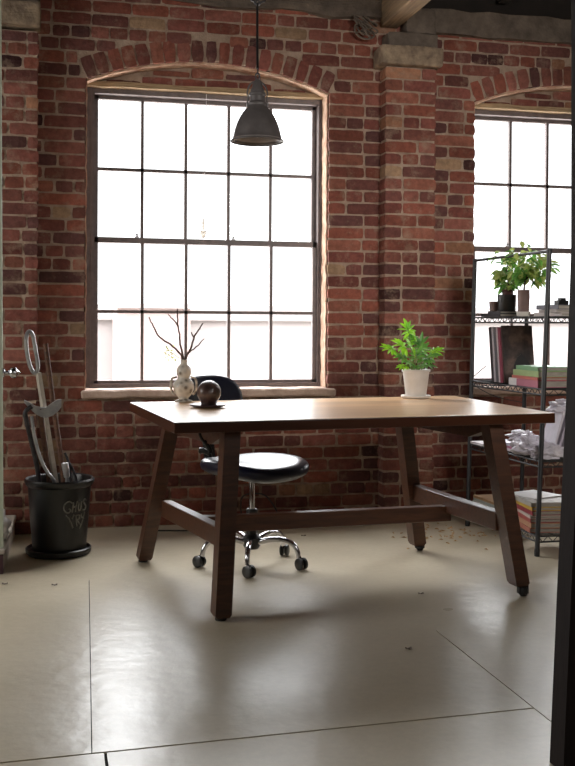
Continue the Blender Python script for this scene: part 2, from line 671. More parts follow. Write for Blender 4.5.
# plaster / timber plate along the top of the wall
bm = bm_new()
box(bm, WX0, 1.83, -.03, .2, 2.80, 3.1)
bmesh.ops.subdivide_edges(bm, edges=bm.edges, cuts=24, use_grid_fill=True)
rough_up(bm, .03, 5)
rough_up(bm, .012, 22, 3)
struct('trim_1', bm, M['plaster'], 'crumbling grey plaster band at the top of the brick wall')
bm = bm_new()
box(bm, 2.1, WX1, -.035, .2, 2.735, 2.875)
bmesh.ops.subdivide_edges(bm, edges=bm.edges, cuts=20, use_grid_fill=True)
rough_up(bm, .012, 9)
o = struct('trim_2', bm, M['plaster'], 'grey timber plate along the wall top above the right window')
bm = bm_new()
box(bm, 1.78, WX1, .0, .2, 2.84, 3.1)
struct('upper_band', bm, M['ceiling'], parent=o)

# pilasters
def pilaster(name, x0, x1, label, z1, yf):
    b_ = Brickwork()
    b_.rows(x0, x1, 0, z1, yf, .13, None, aligned=True)
    p = obj(name, b_.bm, M['brick'])
    tag(p, label, kind='structure')
    b2 = bm_new()
    box(b2, x0 + .007, x1 - .007, yf + .0075, .02, 0, z1)
    struct('mortar', b2, M['mortar'], parent=p)
    return p
pc = pilaster('trim_3', 1.812, 2.108, 'brick pilaster between the two windows', 2.516, -.1)
pl = pilaster('trim_4', -.62, -.052, 'brick pilaster at the left edge beside the large window', 2.575, -.1)
def stone_block(x0, x1, y0, y1, z0, z1, name, parent, m, amp=.006, seed=0):
    b_ = bm_new()
    box(b_, x0, x1, y0, y1, z0, z1)
    bevel(b_, .012, 2)
    bmesh.ops.subdivide_edges(b_, edges=[e for e in b_.edges if e.calc_length() > .05], cuts=6, use_grid_fill=True)
    rough_up(b_, amp, 16, seed)
    return struct(name, b_, m, parent=parent)
stone_block(1.772, 2.128, -.155, .02, 2.518, 2.622, 'cap_stone', pc, M['stone'])
stone_block(1.822, 2.112, -.115, .02, 2.622, 2.705, 'bearing_brick', pc, M['plaster'], .005, 2)
stone_block(1.93, 2.105, -.1, .02, 2.705, 2.85, 'bearing_brick', pc, M['plaster'], .008, 5)
stone_block(-.62, -.044, -.135, .02, 2.595, 2.715, 'cap_stone', pl, M['stone'], .008, 9)
stone_block(-.62, -.046, -.115, .02, 2.715, 3.0, 'bearing_brick', pl, M['plaster'], .008, 4)

# ------------------------------------------------------------------ floor, ceiling, other walls
RX0, RX1, RY0 = -3.2, 5.4, -8.6
bm = bm_new()
box(bm, RX0, RX1, RY0, .3, -.2, -.006)
fl = struct('floor', bm, M['gap'], 'worn grey concrete floor with cut joints')
bm = bm_new()
def slab(pts):
    prism(bm, [(x, y, -.006) for x, y in pts], [(x, y, 0) for x, y in pts])
g = .004
# joints measured on the floor: one across, two lengthwise
jx1, jx2 = .135, 1.348
def yj(x): return -2.905 + (x - .152) * .04
def jx(y): return .173 + (-1.116 - y) * -.0342      # the left joint is not quite square to the wall
jw = .0014
jn = yj(jx(-2.9))
slab([(RX0, yj(RX0) + g), (jx(jn) - jw, yj(jx(jn)) + g), (jx(-1.12) - jw, -1.12), (jx(-1.1), -1.1), (jx(.3), .3), (RX0, .3)])
slab([(jx(jn) + jw, yj(jx(jn)) + g), (jx2 - g / 2, yj(jx2) + g), (jx2 - g / 2, -2.1), (jx2, -2.09), (jx2, .3), (jx(.3), .3), (jx(-1.1), -1.1), (jx(-1.12) + jw, -1.12)])
slab([(jx2 + g / 2, -2.95), (RX1, -2.95), (RX1, .3), (jx2, .3), (jx2, -2.09), (jx2 + g / 2, -2.1)])
slab([(RX0, RY0), (jx1 + .01 - g, RY0), (jx1 + .01 - g, yj(jx1) - g), (RX0, yj(RX0) - g)])
slab([(jx1 + .01 + g, RY0), (jx2 - g / 2, RY0), (jx2 - g / 2, yj(jx2) - g), (jx1 + .01 + g, yj(jx1) - g)])
slab([(jx2 + g / 2, RY0), (RX1, RY0), (RX1, -2.955), (jx2 + g / 2, -2.955)])
struct('concrete_slabs', bm, M['floor'], parent=fl)

bm = bm_new(); box(bm, RX0, RX1, RY0, .3, 3.1, 3.2)
struct('ceiling', bm, M['ceiling'], 'dark board ceiling')
bm = bm_new(); box(bm, RX0 - .15, RX0, RY0, .3, 0, 3.1)
struct('wall_left', bm, M['back'], 'plain left wall')
bm = bm_new(); box(bm, RX1, RX1 + .15, RY0, .3, 0, 3.1)
struct('wall_right', bm, M['back'], 'plain right wall')
bm = bm_new(); box(bm, RX0, RX1, RY0 - .15, RY0, 0, 3.1)
struct('wall_back', bm, M['back'], 'plain wall behind the viewer')
bm = bm_new()
box(bm, RX0, WX0, .0, .3, 0, 3.1); box(bm, WX1, RX1, .0, .3, 0, 3.1)
struct('wall_far_returns', bm, M['back'], 'plain ends of the window wall')
# main beam and joists run back from the wall
bm = bm_new()
box(bm, 1.806, 1.912, RY0, -.01, 2.752, 3.1)
bevel(bm, .006, 1)
struct('trim_5', bm, M['beam'], 'old timber ceiling beam resting on the brick pilaster')
for i, jx in enumerate((-1.3, -.4, .3, 1.05, 2.5, 3.15, 3.8)):
    bm = bm_new()
    box(bm, jx, jx + .06, RY0, -.04, 2.93, 3.1)
    struct('trim_%d' % (6 + i), bm, M['ceiling'], 'dark ceiling joist')

# ------------------------------------------------------------------ windows
def window(idx, a, b):
    root = bpy.data.objects.new('window_%d' % idx, None)
    COL.objects.link(root)
    root.location = (a, .12, SILL_Z)
    root['kind'] = 'structure'
    root['label'] = ['large arched sash window of twenty panes behind the table', 'second arched sash window behind the wire shelves'][idx - 1]
    gx0, gx1 = a + .072, b - .048
    z0, zm, z1 = .774, 1.539, 2.310
    f = bm_new()
    box(f, a - .02, gx0 - .022, .135, .24, SILL_Z - .03, 2.36)
    box(f, gx1 + .022, b + .02, .135, .24, SILL_Z - .03, 2.36)
    box(f, a - .02, b + .02, .137, .24, 2.33, 2.366)
    box(f, a - .02, b + .02, .137, .24, SILL_Z - .03, .757)
    box(f, gx0 - .040, gx0 - .034, .125, .137, SILL_Z, 2.355)
    box(f, gx1 + .034, gx1 + .040, .125, .137, SILL_Z, 2.355)
    obj('window_frame', f, M['frame'], root)
    lt = bm_new()
    box(lt, a - .01, b + .01, .09, .24, 2.358, 2.385)
    bmesh.ops.subdivide_edges(lt, edges=lt.edges, cuts=12, use_grid_fill=True)
    rough_up(lt, .008, 14, idx)
    obj('lintel_strip', lt, M['rawwood'], root)
    pw = (gx1 - gx0) / 5
    def sash(name, zb, zt, y0, y1, rail_b, rail_t):
        s = bm_new()
        box(s, gx0 - .024, gx0 + .001, y0, y1, zb - rail_b, zt + rail_t)
        box(s, gx1 - .001, gx1 + .024, y0, y1, zb - rail_b, zt + rail_t)
        box(s, gx0 - .02, gx1 + .02, y0, y1, zb - rail_b, zb)
        box(s, gx0 - .02, gx1 + .02, y0, y1, zt, zt + rail_t)
        for i in range(1, 5):
            x = gx0 + pw * i
            box(s, x - .0085, x + .0085, y0 + .006, y1 - .004, zb, zt)
        zc = (zb + zt) / 2
        box(s, gx0, gx1, y0 + .006, y1 - .004, zc - .0085, zc + .0085)
        so = obj(name, s, M['frame'], root)
        gl = bm_new()
        ym_ = (y0 + y1) / 2
        vs = [gl.verts.new(p) for p in ((gx0, ym_, zb), (gx1, ym_, zb), (gx1, ym_, zt), (gx0, ym_, zt))]
        gl.faces.new(vs)
        obj('glass', gl, M['glass'], so)
    sash('upper_sash', zm + .012, z1, .19, .225, .025, .026)
    sash('lower_sash', z0, zm - .014, .155, .19, .018, .03)
    # stone sill
    s = bm_new()
    box(s, a - .018, b + .03, -.06, .15, SILL_Z - .043, SILL_Z)
    bevel(s, .008, 1)
    bmesh.ops.subdivide_edges(s, edges=[e for e in s.edges if e.calc_length() > .1], cuts=16, use_grid_fill=True)
    rough_up(s, .008, 12, idx * 3)
    obj('window_sill', s, M['sill'], root)
    l = bm_new()
    for lx in (gx0 + pw * 1.0 - .03, gx0 + pw * 3.1):
        lathe(l, [(.012, 0), (.012, .012), (.006, .016), (.008, .026)], 10, (lx, .17, zm + .012))
    obj('sash_lock', l, M['steel'], root)
    return root
window(1, *WIN[0])
window(2, *WIN[1])

# ornament hanging in the big window
t = thing('hanging_ornament', 'small pale pagoda-shaped ornament hanging on a thin cord in the big window', 'ornament', (.83, .11, 2.3))
bm = bm_new(); tube(bm, [(.845, .11, 2.35), (.838, .11, 1.9), (.832, .11, 1.66)], .0016, 6)
obj('cord', bm, M['cloth'], t)
bm = bm_new()
lathe(bm, [(.003, 0), (.008, .003), (.011, .012), (.01, .016), (.034, .024), (.012, .034), (.022, .04), (.009, .048), (.007, .055), (.009, .065), (.006, .075), (.009, .085), (.005, .1), (.002, .115)], 16, (.832, .11, 1.556))
obj('finial', bm, M['palewax'], t, True)

# ------------------------------------------------------------------ outside
bm = bm_new(); box(bm, -60, 80, .4, 120, -5.2, -5)
tag(obj('street_ground', bm, M['outground']), 'pale ground far below outside the windows', kind='structure')
def far_building(x0, x1, y, ztop, m, label, wins=(), bands=(), dep=6):
    t = thing('far_building', label, 'building', ((x0 + x1) / 2, y, -5))
    b_ = bm_new(); box(b_, x0, x1, y, y + dep, -5, ztop)
    obj('facade', b_, m, t)
    for (a, c, z0, z1) in wins:
        w = bm_new(); box(w, a, c, y - .05, y + .05, z0, z1)
        obj('window', w, M['outglass'], t)
    if bands:
        w = bm_new()
        for z in bands:
            box(w, x0 - .1, x1 + .1, y - .12, y + .02, z, z + .07)
        obj('cornice', w, M['outwall'], t)
far_building(.2, 14.0, 13.0, 1.42, M['outwall'], 'pale long building faint in the glare outside the lower panes', [(1.62, 2.0, -.2, .7), (5.2, 5.6, -.3, .6)], (1.15,))
far_building(1.1, 2.3, 11.5, 1.38, M['outbrick'], 'faint reddish brick chimney block outside the lower left panes', (), (1.34,), 1.2)

# ------------------------------------------------------------------ table
T0 = Vector((1.2, -1.3, 0))
table = thing('work_table', 'long wooden trestle table with splayed legs in the middle of the room', 'table', T0)
ZT, ZB = .7334, .6925
c = [(.440, -1.873), (2.000, -1.724), (1.984, -.700), (.356, -.897)]
bm = bm_new()
prism(bm, [(x, y, ZB) for x, y in c], [(x, y, ZT) for x, y in c])
bevel(bm, .004, 2)
obj('tabletop', bm, M['tabletop'], table)
ct, st = cos(.1), sin(.1)
def leg(foot, top, z0, hx=.031, hy=.036):
    def ring(p, z, s=1.):
        return [(p[0] + (ax * hx * ct - ay * hy * st) * s, p[1] + (ax * hx * st + ay * hy * ct) * s, z) for ax, ay in ((-1, -1), (1, -1), (1, 1), (-1, 1))]
    b_ = bm_new()
    def at(z):
        k = z / .6925
        return (foot[0] + (top[0] - foot[0]) * k, foot[1] + (top[1] - foot[1]) * k)
    prism(b_, ring(at(z0 + .012), z0 + .012), ring(at(ZB), ZB))
    fs = [f for f in b_.faces if all(v.co.z < z0 + .02 for v in f.verts)]
    r = bmesh.ops.extrude_face_region(b_, geom=fs)
    vs = [v for v in r['geom'] if isinstance(v, bmesh.types.BMVert)]
    cc = sum((v.co for v in vs), Vector()) / len(vs)
    for v in vs:
        v.co = cc + (v.co - cc) * .8
        v.co.z = z0
    bmesh.ops.delete(b_, geom=fs, context='FACES_ONLY')
    return obj('leg', b_, M['tablewood'], table)
legs = {}
FEET = {'nl': ((.621, -1.812), (.664, -1.745), .012), 'fl': ((.427, -.822), (.545, -.965), .012),
        'nr': ((1.853, -1.728), (1.748, -1.665), .045), 'fr': ((1.74, -.853), (1.625, -.94), .03)}
for k, (f, tp, z0) in FEET.items():
    legs[k] = leg(f, tp, z0)
    pad = bm_new()
    if k in ('nl', 'fl'):
        lathe(pad, [(.02, 0), (.022, .004), (.022, .014)], 14, (f[0], f[1], 0))
        obj('foot_pad', pad, M['rubber'], legs[k])
    else:
        wx = f[0] + .008
        mx = Matrix.Translation((wx, f[1] - .005, .021 if k == 'nr' else .015)) @ Matrix.Rotation(pi / 2, 4, 'Y')
        r_ = .021 if k == 'nr' else .015
        lathe(pad, [(r_ * .7, -.014), (r_, -.009), (r_, .009), (r_ * .7, .014)], 16, (0, 0, 0), mx)
        box(pad, wx - .02, wx - .015, f[1] - .014, f[1] + .012, .012, z0 + .01)
        box(pad, wx + .015, wx + .02, f[1] - .014, f[1] + .012, .012, z0 + .01)
        box(pad, wx - .02, wx + .02, f[1] - .014, f[1] + .012, z0 - .004, z0 + .012)
        obj('caster', pad, M['rubber'], legs[k])
def bar(name, p, q, w, h, taper=0.):
    """rectangular rail from p to q (centre line), w wide, h tall, optional tapered underside at both ends"""
    p = Vector(p); q = Vector(q)
    d = (q - p)
    s = Vector((d.y, -d.x, 0)).normalized() * (w / 2)
    b_ = bm_new()
    if taper:
        for (a, b, ha, hb) in ((0, .13, .5, 1), (.13, .87, 1, 1), (.87, 1, 1, .5)):
            A = p + d * a; B = p + d * b
            up = Vector((0, 0, h / 2))
            prism(b_, [A + s + up, A - s + up, A - s + up - Vector((0, 0, h * ha)), A + s + up - Vector((0, 0, h * ha))],
                      [B + s + up, B - s + up, B - s + up - Vector((0, 0, h * hb)), B + s + up - Vector((0, 0, h * hb))])
        bmesh.ops.remove_doubles(b_, verts=b_.verts, dist=1e-4)
    else:
        up = Vector((0, 0, h / 2))
        prism(b_, [p + s + up, p - s + up, p - s - up, p + s - up], [q + s + up, q - s + up, q - s - up, q + s - up])
        bevel(b_, .003, 1)
    return obj(name, b_, M['tablewood'], table)
bar('stretcher', (.520, -.93, .258), (.632, -1.755, .295), .045, .073)
bar('stretcher', (1.705, -.915, .292), (1.79, -1.67, .292), .045, .075)
bar('stretcher', (.600, -1.33, .2595), (1.745, -1.23, .2505), .05, .067)
bar('cross_bearer', (.500, -.96, .6575), (.655, -1.715, .6575), .05, .07, 1)
bar('cross_bearer', (1.60, -.80, .6575), (1.75, -1.64, .6575), .05, .07, 1)

# black cable hanging from underneath the table
bm = bm_new()
tube(bm, smooth_pts([(.585, -1.56, .688), (.575, -1.57, .66), (.585, -1.575, .635), (.600, -1.57, .62), (.612, -1.57, .60), (.617, -1.57, .585)]), [.006 + .004 * (i > 14) for i in range(31)], 8)
tag(obj('cable_end', bm, M['black'], loc=(.6, -1.57, .6), smooth=True), 'short black cable end dangling below the left of the tabletop', 'cable')

# ------------------------------------------------------------------ office chair
CX, CY = .898, -.985
chair = thing('office_chair', 'black vinyl swivel chair on chrome star base behind the table', 'chair', (CX, CY, 0))
fd = Vector((.52, -.85, 0)).normalized()      # facing
sd_ = Vector((-fd.y, fd.x, 0))
def ch(a, b, z): return Vector((CX, CY, 0)) + fd * a + sd_ * b + Vector((0, 0, z))
def se(t, p): return math.copysign(abs(cos(t)) ** p, cos(t)), math.copysign(abs(sin(t)) ** p, sin(t))
bm = bm_new()
rings = []
for (s, z) in ((.55, .405), (.85, .412), (.97, .428), (1.0, .446), (.985, .462), (.93, .473), (.75, .478), (.45, .474), (.15, .471)):
    ring = []
    for k in range(40):
        x, y = se(2 * pi * k / 40, .72)
        wid = .225 + .01 * x
        ring.append(bm.verts.new(ch(.01 + x * .222 * s, y * wid * s, z + (-.02 * max(x, 0) ** 2 * s) + .012 * (y * s) ** 2)))
    rings.append(ring)
for i in range(len(rings) - 1):
    for k in range(40):
        bm.faces.new((rings[i][k], rings[i][(k + 1) % 40], rings[i + 1][(k + 1) % 40], rings[i + 1][k]))
bm.faces.new(rings[0]); bm.faces.new(rings[-1])
obj('seat', bm, M['vinyl'], chair, 'full')
bm = bm_new()
rings = []
for (s, o_) in ((.3, -.030), (.8, -.028), (.95, -.02), (1.0, -.004), (.97, .012), (.85, .02), (.4, .018), (.1, .017)):
    ring = []
    for k in range(40):
        y, z = se(2 * pi * k / 40, .7)
        yy = y * .18 * s
        zz = .722 + z * .125 * s
        ring.append(bm.verts.new(ch(-.285 - (zz - .6) * .2 + o_ + yy * yy * 1.3, yy, zz)))
    rings.append(ring)
for i in range(len(rings) - 1):
    for k in range(40):
        bm.faces.new((rings[i][k], rings[i][(k + 1) % 40], rings[i + 1][(k + 1) % 40], rings[i + 1][k]))
bm.faces.new(rings[0]); bm.faces.new(rings[-1])
obj('backrest', bm, M['vinyl'], chair, 'full')
bm = bm_new()
pts = smooth_pts([ch(-.05, 0, .398), ch(-.2, 0, .395), ch(-.285, 0, .43), ch(-.305, 0, .52), ch(-.327, 0, .62), ch(-.342, 0, .70)])
for i in range(len(pts) - 1):
    p, q = pts[i], pts[i + 1]
    w = sd_ * .03
    n_ = (q - p).cross(sd_).normalized() * .006
    prism(bm, [p + w + n_, p - w + n_, p - w - n_, p + w - n_], [q + w + n_, q - w + n_, q - w - n_, q + w - n_])
obj('back_support', bm, M['black'], chair, True)
bm = bm_new()
box(bm, -.09, .09, -.07, .07, .385, .41, Matrix.Translation((CX, CY, 0)) @ Matrix.Rotation(math.atan2(fd.y, fd.x), 4, 'Z'))
bevel(bm, .008, 2)
tube(bm, [ch(-.2, -.08, .49), ch(-.235, -.09, .502), ch(-.25, -.095, .50)], [.011, .013, .016], 10)
tube(bm, [ch(-.2, -.05, .39), ch(-.2, -.08, .49)], .008, 8)
obj('tilt_mechanism', bm, M['black'], chair, True)
bm = bm_new()
lathe(bm, [(.026, .13), (.026, .25), (.022, .255)], 20, (CX, CY, 0))
obj('column_sleeve', bm, M['black'], chair, True)
bm = bm_new()
lathe(bm, [(.014, .25), (.014, .39)], 18, (CX, CY, 0))
obj('gas_piston', bm, M['chrome'], chair, True)
bm = bm_new()
lathe(bm, [(.03, .075), (.04, .09), (.042, .125), (.03, .14)], 20, (CX, CY, 0))
obj('hub', bm, M['black'], chair, True)
for k in range(5):
    a = radians(-106 + 72 * k)
    d = Vector((cos(a), sin(a), 0)); e = Vector((-sin(a), cos(a), 0))
    P = lambda r, z: Vector((CX, CY, 0)) + d * r + Vector((0, 0, z))
    bm = bm_new()
    tube(bm, smooth_pts([P(.03, .105), P(.09, .122), P(.15, .125), P(.195, .112), P(.218, .085), P(.226, .052)]), [.014 - .0035 * i / 30 for i in range(31)], 12)
    lg = obj('base_leg', bm, M['chrome'], chair, True)
    bm = bm_new()
    q = a + (.9, -.5, .4, 1.3, -.9)[k]
    ax = Vector((-sin(q), cos(q), 0))
    cpos = P(.23, .027) + Vector((cos(q), sin(q), 0)) * .012
    for s in (-1, 1):
        mx = Matrix.Translation(cpos + ax * (s * .012)) @ ax.to_track_quat('Z', 'Y').to_matrix().to_4x4()
        lathe(bm, [(.02, -.008), (.0265, -.005), (.0265, .005), (.018, .009)], 18, (0, 0, 0), mx)
    tube(bm, [P(.228, .06), cpos + Vector((0, 0, .01))], .007, 8)
    obj('caster', bm, M['black'], lg, True)

# thin power cable on the floor behind the chair
bm = bm_new()
tube(bm, smooth_pts([(1.03, -.012, .05), (1.03, -.03, .14), (1.08, -.05, .165), (1.16, -.06, .15), (1.22, -.09, .05), (1.18, -.16, .006), (1.02, -.22, .005), (.8, -.2, .005), (.5, -.14, .005)]), .004, 6)
tag(obj('power_cable', bm, M['black'], loc=(1.03, -.1, 0), smooth=True), 'thin black power cable looping at the foot of the wall behind the chair', 'cable')

# ------------------------------------------------------------------ things on the table
def onto(x, y): return (x, y, ZT)
# vase
VX, VY = .597, -.905
bm = bm_new()
S = 1 / 206.
prof = [(.030, 0), (.040, .001), (.041, .006), (.024, .012), (.022, .018), (.034, .03), (.046, .05), (.05, .068), (.046, .086), (.034, .1), (.027, .108), (.029, .115), (.034, .13), (.033, .146), (.026, .16), (.017, .168), (.0135, .176), (.0135, .186), (.016, .19), (.012, .19), (.011, .178)]
lathe(bm, [(r * .97, z) for r, z in prof], 32, (VX, VY, ZT), caps=False)
bm.faces.new([v for v in bm.verts][:32])
vm, nt, b = new_mat('speckled_glaze')
tc = N(nt, 'ShaderNodeTexCoord'); vo = N(nt, 'ShaderNodeTexVoronoi', Scale=38.)
nt.links.new(tc.outputs['Object'], vo.inputs['Vector'])
r_ = ramp(nt, [(.18, lin('#6c6257')), (.4, lin('#b9b1a4')), (.7, lin('#d3ccc0'))])
nt.links.new(vo.outputs['Distance'], r_.inputs[0]); nt.links.new(r_.outputs[0], b.inputs['Base Color'])
b.inputs['Roughness'].default_value = .3
vase = tag(obj('vase', bm, vm, loc=(VX, VY, ZT), smooth='full'), 'grey mottled double-gourd vase holding bare twigs, left on the table', 'vase')
for s in (-1, 1):                                # small scroll handles at the waist
    bm = bm_new()
    tube(bm, smooth_pts([(VX + s * .03, VY, ZT + .112), (VX + s * .052, VY, ZT + .105), (VX + s * .058, VY, ZT + .07), (VX + s * .05, VY, ZT + .04), (VX + s * .04, VY, ZT + .034)]), .0055, 8)
    obj('handle', bm, vm, vase, True)
def px_at(dx, dz, dy=0.):      # offsets in picture pixels around the vase mouth, in metres
    return (VX + dx / 213., VY + dy, ZT + .18 + dz / 213.)
def branch(label, strokes):
    b_ = bm_new()
    for pts, r in strokes:
        pp = smooth_pts([px_at(*p) for p in pts], 4)
        n_ = len(pp)
        r *= 1.3
        tube(b_, [p + Vector((random.uniform(-1, 1), 0, random.uniform(-1, 1))) * .0018 for p in pp], [r * (1 - .55 * i / n_) for i in range(n_)], 7)
        for p in pp[4::5]:
            lathe(b_, [(.001, -.003), (.0035, 0), (.001, .004)], 6, p)
    return tag(obj('bare_twig', b_, M['twig'], loc=(VX, VY, ZT + .01), smooth=True), label, 'twig', 'bare twigs in the vase')
branch('bare twig in the vase arching far out to the left', [([(-1, -32), (-1, 0), (-4, 8, .0), (-14, 17, -.02), (-24, 24, -.03), (-30, 34, -.03), (-34, 42, -.03)], .0045)])
branch('tall bare twig standing straight up in the vase, forked near its tip', [([(0, -32), (0, 0), (-3, 14), (-4, 26, .01), (-6, 40, .01), (-6, 51, .01)], .0045), ([(-5, 34, .01), (-11, 41, .0), (-16, 46, .0)], .0028)])
branch('bare twig in the vase leaning right with two tips', [([(1, -32), (1, 0), (6, 12), (10, 24), (15, 32), (18, 37)], .0045), ([(3, 7), (12, 14, .01), (20, 22, .01)], .003), ([(10, 23), (7, 28)], .0035)])
bm = bm_new()
tube(bm, smooth_pts([px_at(-1, -30), px_at(-1, 0), px_at(-5, 4), px_at(-12, 9)]), .0016, 6)
for i in range(26):
    p = Vector(px_at(-8 - random.uniform(0, 9), random.uniform(0, 15), random.uniform(-.02, .02)))
    d = Vector((random.uniform(-1, 1), random.uniform(-1, 1), random.uniform(-.3, 1))).normalized() * .012
    s = d.cross(Vector((0, 1, .3))).normalized() * .004
    q = [bm.verts.new(v) for v in (p, p + d * .5 + s, p + d, p + d * .5 - s)]
    bm.faces.new(q)
tag(obj('green_sprig', bm, M['leafp'], loc=(VX, VY, ZT + .03)), 'small pale green leafy sprig in the vase below the twigs', 'sprig')

# dark globe pot and dish
GX, GY = .654, -1.25
bm = bm_new()
lathe(bm, [(.03, 0), (.055, .002), (.072, .008), (.078, .013), (.076, .016), (.06, .012), (.035, .009), (.01, .009)], 36, (GX, GY, ZT))
tag(obj('dish', bm, mat('dark_dish_glaze', '#3b2c30', '#281e22', .3, 10), loc=(GX, GY, ZT), smooth='full'), 'low dark round dish under the globe-shaped pot', 'dish')
bm = bm_new()
prof = []
R_ = .0505
for i in range(15):
    a = -pi / 2 + .75 + (pi - .78) * i / 14
    prof.append((max(R_ * cos(a), .002), R_ * sin(a) + .055))
prof = [(.030, .0), (.034, .003), (.033, .010)] + [p for p in prof if p[1] > .012]
lathe(bm, prof, 32, (GX + .005, GY + .0, ZT + .0095))
gm, nt, b = new_mat('carved_dark_clay')
tc = N(nt, 'ShaderNodeTexCoord'); vo = N(nt, 'ShaderNodeTexVoronoi', Scale=30.)
nt.links.new(tc.outputs['Object'], vo.inputs['Vector'])
r_ = ramp(nt, [(.1, lin('#171212')), (.5, lin('#41312d')), (.8, lin('#5d4a42'))])
nt.links.new(vo.outputs['Distance'], r_.inputs[0]); nt.links.new(r_.outputs[0], b.inputs['Base Color'])
b.inputs['Roughness'].default_value = .28
bp = N(nt, 'ShaderNodeBump', Strength=.7, Distance=.006)
nt.links.new(vo.outputs['Distance'], bp.inputs['Height']); nt.links.new(bp.outputs[0], b.inputs['Normal'])
tag(obj('globe_pot', bm, gm, loc=(GX, GY, ZT), smooth='full'), 'glossy dark brown carved globe on a small dish on the table', 'pot')

# potted plant
PX, PY = 1.728, -.84
bm = bm_new()
lathe(bm, [(.05, 0), (.066, .002), (.071, .008), (.072, .014), (.069, .016), (.064, .010), (.04, .007), (.01, .007)], 40, (PX, PY, ZT))
tag(obj('plant_saucer', bm, M['white'], loc=(PX, PY, ZT), smooth='full'), 'white saucer under the potted plant on the table', 'saucer')
plant = thing('potted_plant', 'bright green leafy plant in a tapered white pot on the table', 'plant', (PX, PY, ZT + .008))
bm = bm_new()
b0 = ZT + .0085
lathe(bm, [(.045, 0), (.049, .003), (.0635, .118), (.068, .119), (.069, .129), (.065, .131), (.0605, .127), (.058, .108)], 40, (PX, PY, b0), caps=False)
bm.faces.new([v for v in bm.verts][:40])
obj('pot', bm, M['white'], plant, True)
bm = bm_new(); lathe(bm, [(.058, .106), (.03, .113), (.004, .115)], 24, (PX, PY, b0)); rough_up(bm, .004, 40)
obj('soil', bm, M['soil'], plant, True)
def leaflet(bm, p, d, n_, L, W):
    """pointed leaf from p along d, folded along its middle"""
    d = d.normalized(); s = d.cross(n_).normalized(); up = s.cross(d).normalized()
    pts = []
    K = 5
    for i in range(K + 1):
        t = i / K
        w = W * sin(pi * min(t * .9 + .06, 1)) ** .8 * (1 - t * .25)
        c_ = p + d * (L * t) - up * (L * .25 * t * t)
        if i == K: w = 0.0005
        pts.append((bm.verts.new(c_ - s * w + up * w * .25), bm.verts.new(c_), bm.verts.new(c_ + s * w + up * w * .25)))
    for i in range(K):
        a, b = pts[i], pts[i + 1]
        bm.faces.new((a[0], a[1], b[1], b[0])); bm.faces.new((a[1], a[2], b[2], b[1]))
def frond(tip_px, dy, m, size=1., nleaf=9):
    """cut-leaf frond: a stem from the soil then a hand of narrow lobes"""
    tip = Vector((PX + tip_px[0] * 1.12 / 225., PY + dy, b0 + .118 + tip_px[1] * 1.22 / 225.))
    size *= 1.2
    base = Vector((PX + random.uniform(-.015, .015), PY + random.uniform(-.015, .015), b0 + .11))
    mid = base.lerp(tip, .5) + Vector((0, 0, .02))
    b_ = bm_new()
    tube(b_, smooth_pts([base, mid, tip]), [.003 - .0012 * i / 12 for i in range(13)], 6)
    so = obj('stem', b_, M['stem'], plant, True)
    b_ = bm_new()
    out = (tip - mid); out.z *= .6
    out = out.normalized()
    face = Vector((random.uniform(-.3, .3), -.6, .8)).normalized()
    sd2 = out.cross(face).normalized()
    for i in range(nleaf):
        a = (i / (nleaf - 1) - .5) * 4.1
        dd = out * cos(a) + sd2 * sin(a)
        Lf = (.05 - .016 * abs(a) / 2.05) * size
        leaflet(b_, tip - out * (.012 * abs(a)), dd, face + Vector((random.uniform(-.2, .2), random.uniform(-.2, .2), 0)), Lf * random.uniform(.85, 1.1), .0085 * size)
    obj('leaf', b_, m, so)
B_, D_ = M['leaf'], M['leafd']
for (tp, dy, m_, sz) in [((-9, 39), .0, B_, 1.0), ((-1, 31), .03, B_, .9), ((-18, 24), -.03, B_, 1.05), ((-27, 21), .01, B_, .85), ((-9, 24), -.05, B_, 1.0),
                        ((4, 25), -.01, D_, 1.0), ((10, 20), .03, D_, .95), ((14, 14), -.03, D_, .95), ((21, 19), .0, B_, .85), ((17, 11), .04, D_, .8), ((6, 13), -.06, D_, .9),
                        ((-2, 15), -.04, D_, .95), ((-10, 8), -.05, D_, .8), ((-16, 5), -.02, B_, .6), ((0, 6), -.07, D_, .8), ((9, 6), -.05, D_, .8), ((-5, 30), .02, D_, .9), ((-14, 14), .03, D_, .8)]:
    frond(tp, dy, m_, sz)

# ------------------------------------------------------------------ pendant lamp
LX, LY = .889, -1.1
lamp = thing('pendant_lamp', 'dark grey enamel dome pendant lamp hanging in front of the big window', 'lamp', (LX, LY, 1.88))
bm = bm_new()
zs = 1.883
prof = [(.1165, 0), (.1175, .004), (.108, .012), (.104, .03), (.098, .055), (.088, .085), (.073, .115), (.057, .138), (.046, .15), (.044, .162)]
inner = [(r - .0035, z + .002) for r, z in reversed(prof)]
lathe(bm, prof + inner + [prof[0]], 48, (LX, LY, zs), caps=False)
bmesh.ops.remove_doubles(bm, verts=bm.verts, dist=1e-5)
shade = obj('shade', bm, M['lampshade'], lamp, True)
bm = bm_new()
lathe(bm, [(r - .0045, z + .004) for r, z in prof], 48, (LX, LY, zs), caps=False)
obj('shade_lining', bm, M['lampin'], shade, True)
bm = bm_new()
lathe(bm, [(.047, .156), (.048, .166), (.038, .172), (.033, .178), (.033, .2), (.037, .203), (.037, .212), (.030, .218), (.03, .228), (.024, .236), (.02, .262), (.012, .27), (.008, .274)], 32, (LX, LY, zs))
obj('lamp_neck', bm, M['lampshade'], lamp, True)
bm = bm_new()
for s in (-1, 1):
    tube(bm, smooth_pts([(LX + s * .018, LY, zs + .262), (LX + s * .036, LY, zs + .245), (LX + s * .045, LY, zs + .215), (LX + s * .041, LY, zs + .19), (LX + s * .047, LY, zs + .168)]), .004, 7)
obj('side_clips', bm, M['lampshade'], lamp, True)
bm = bm_new()
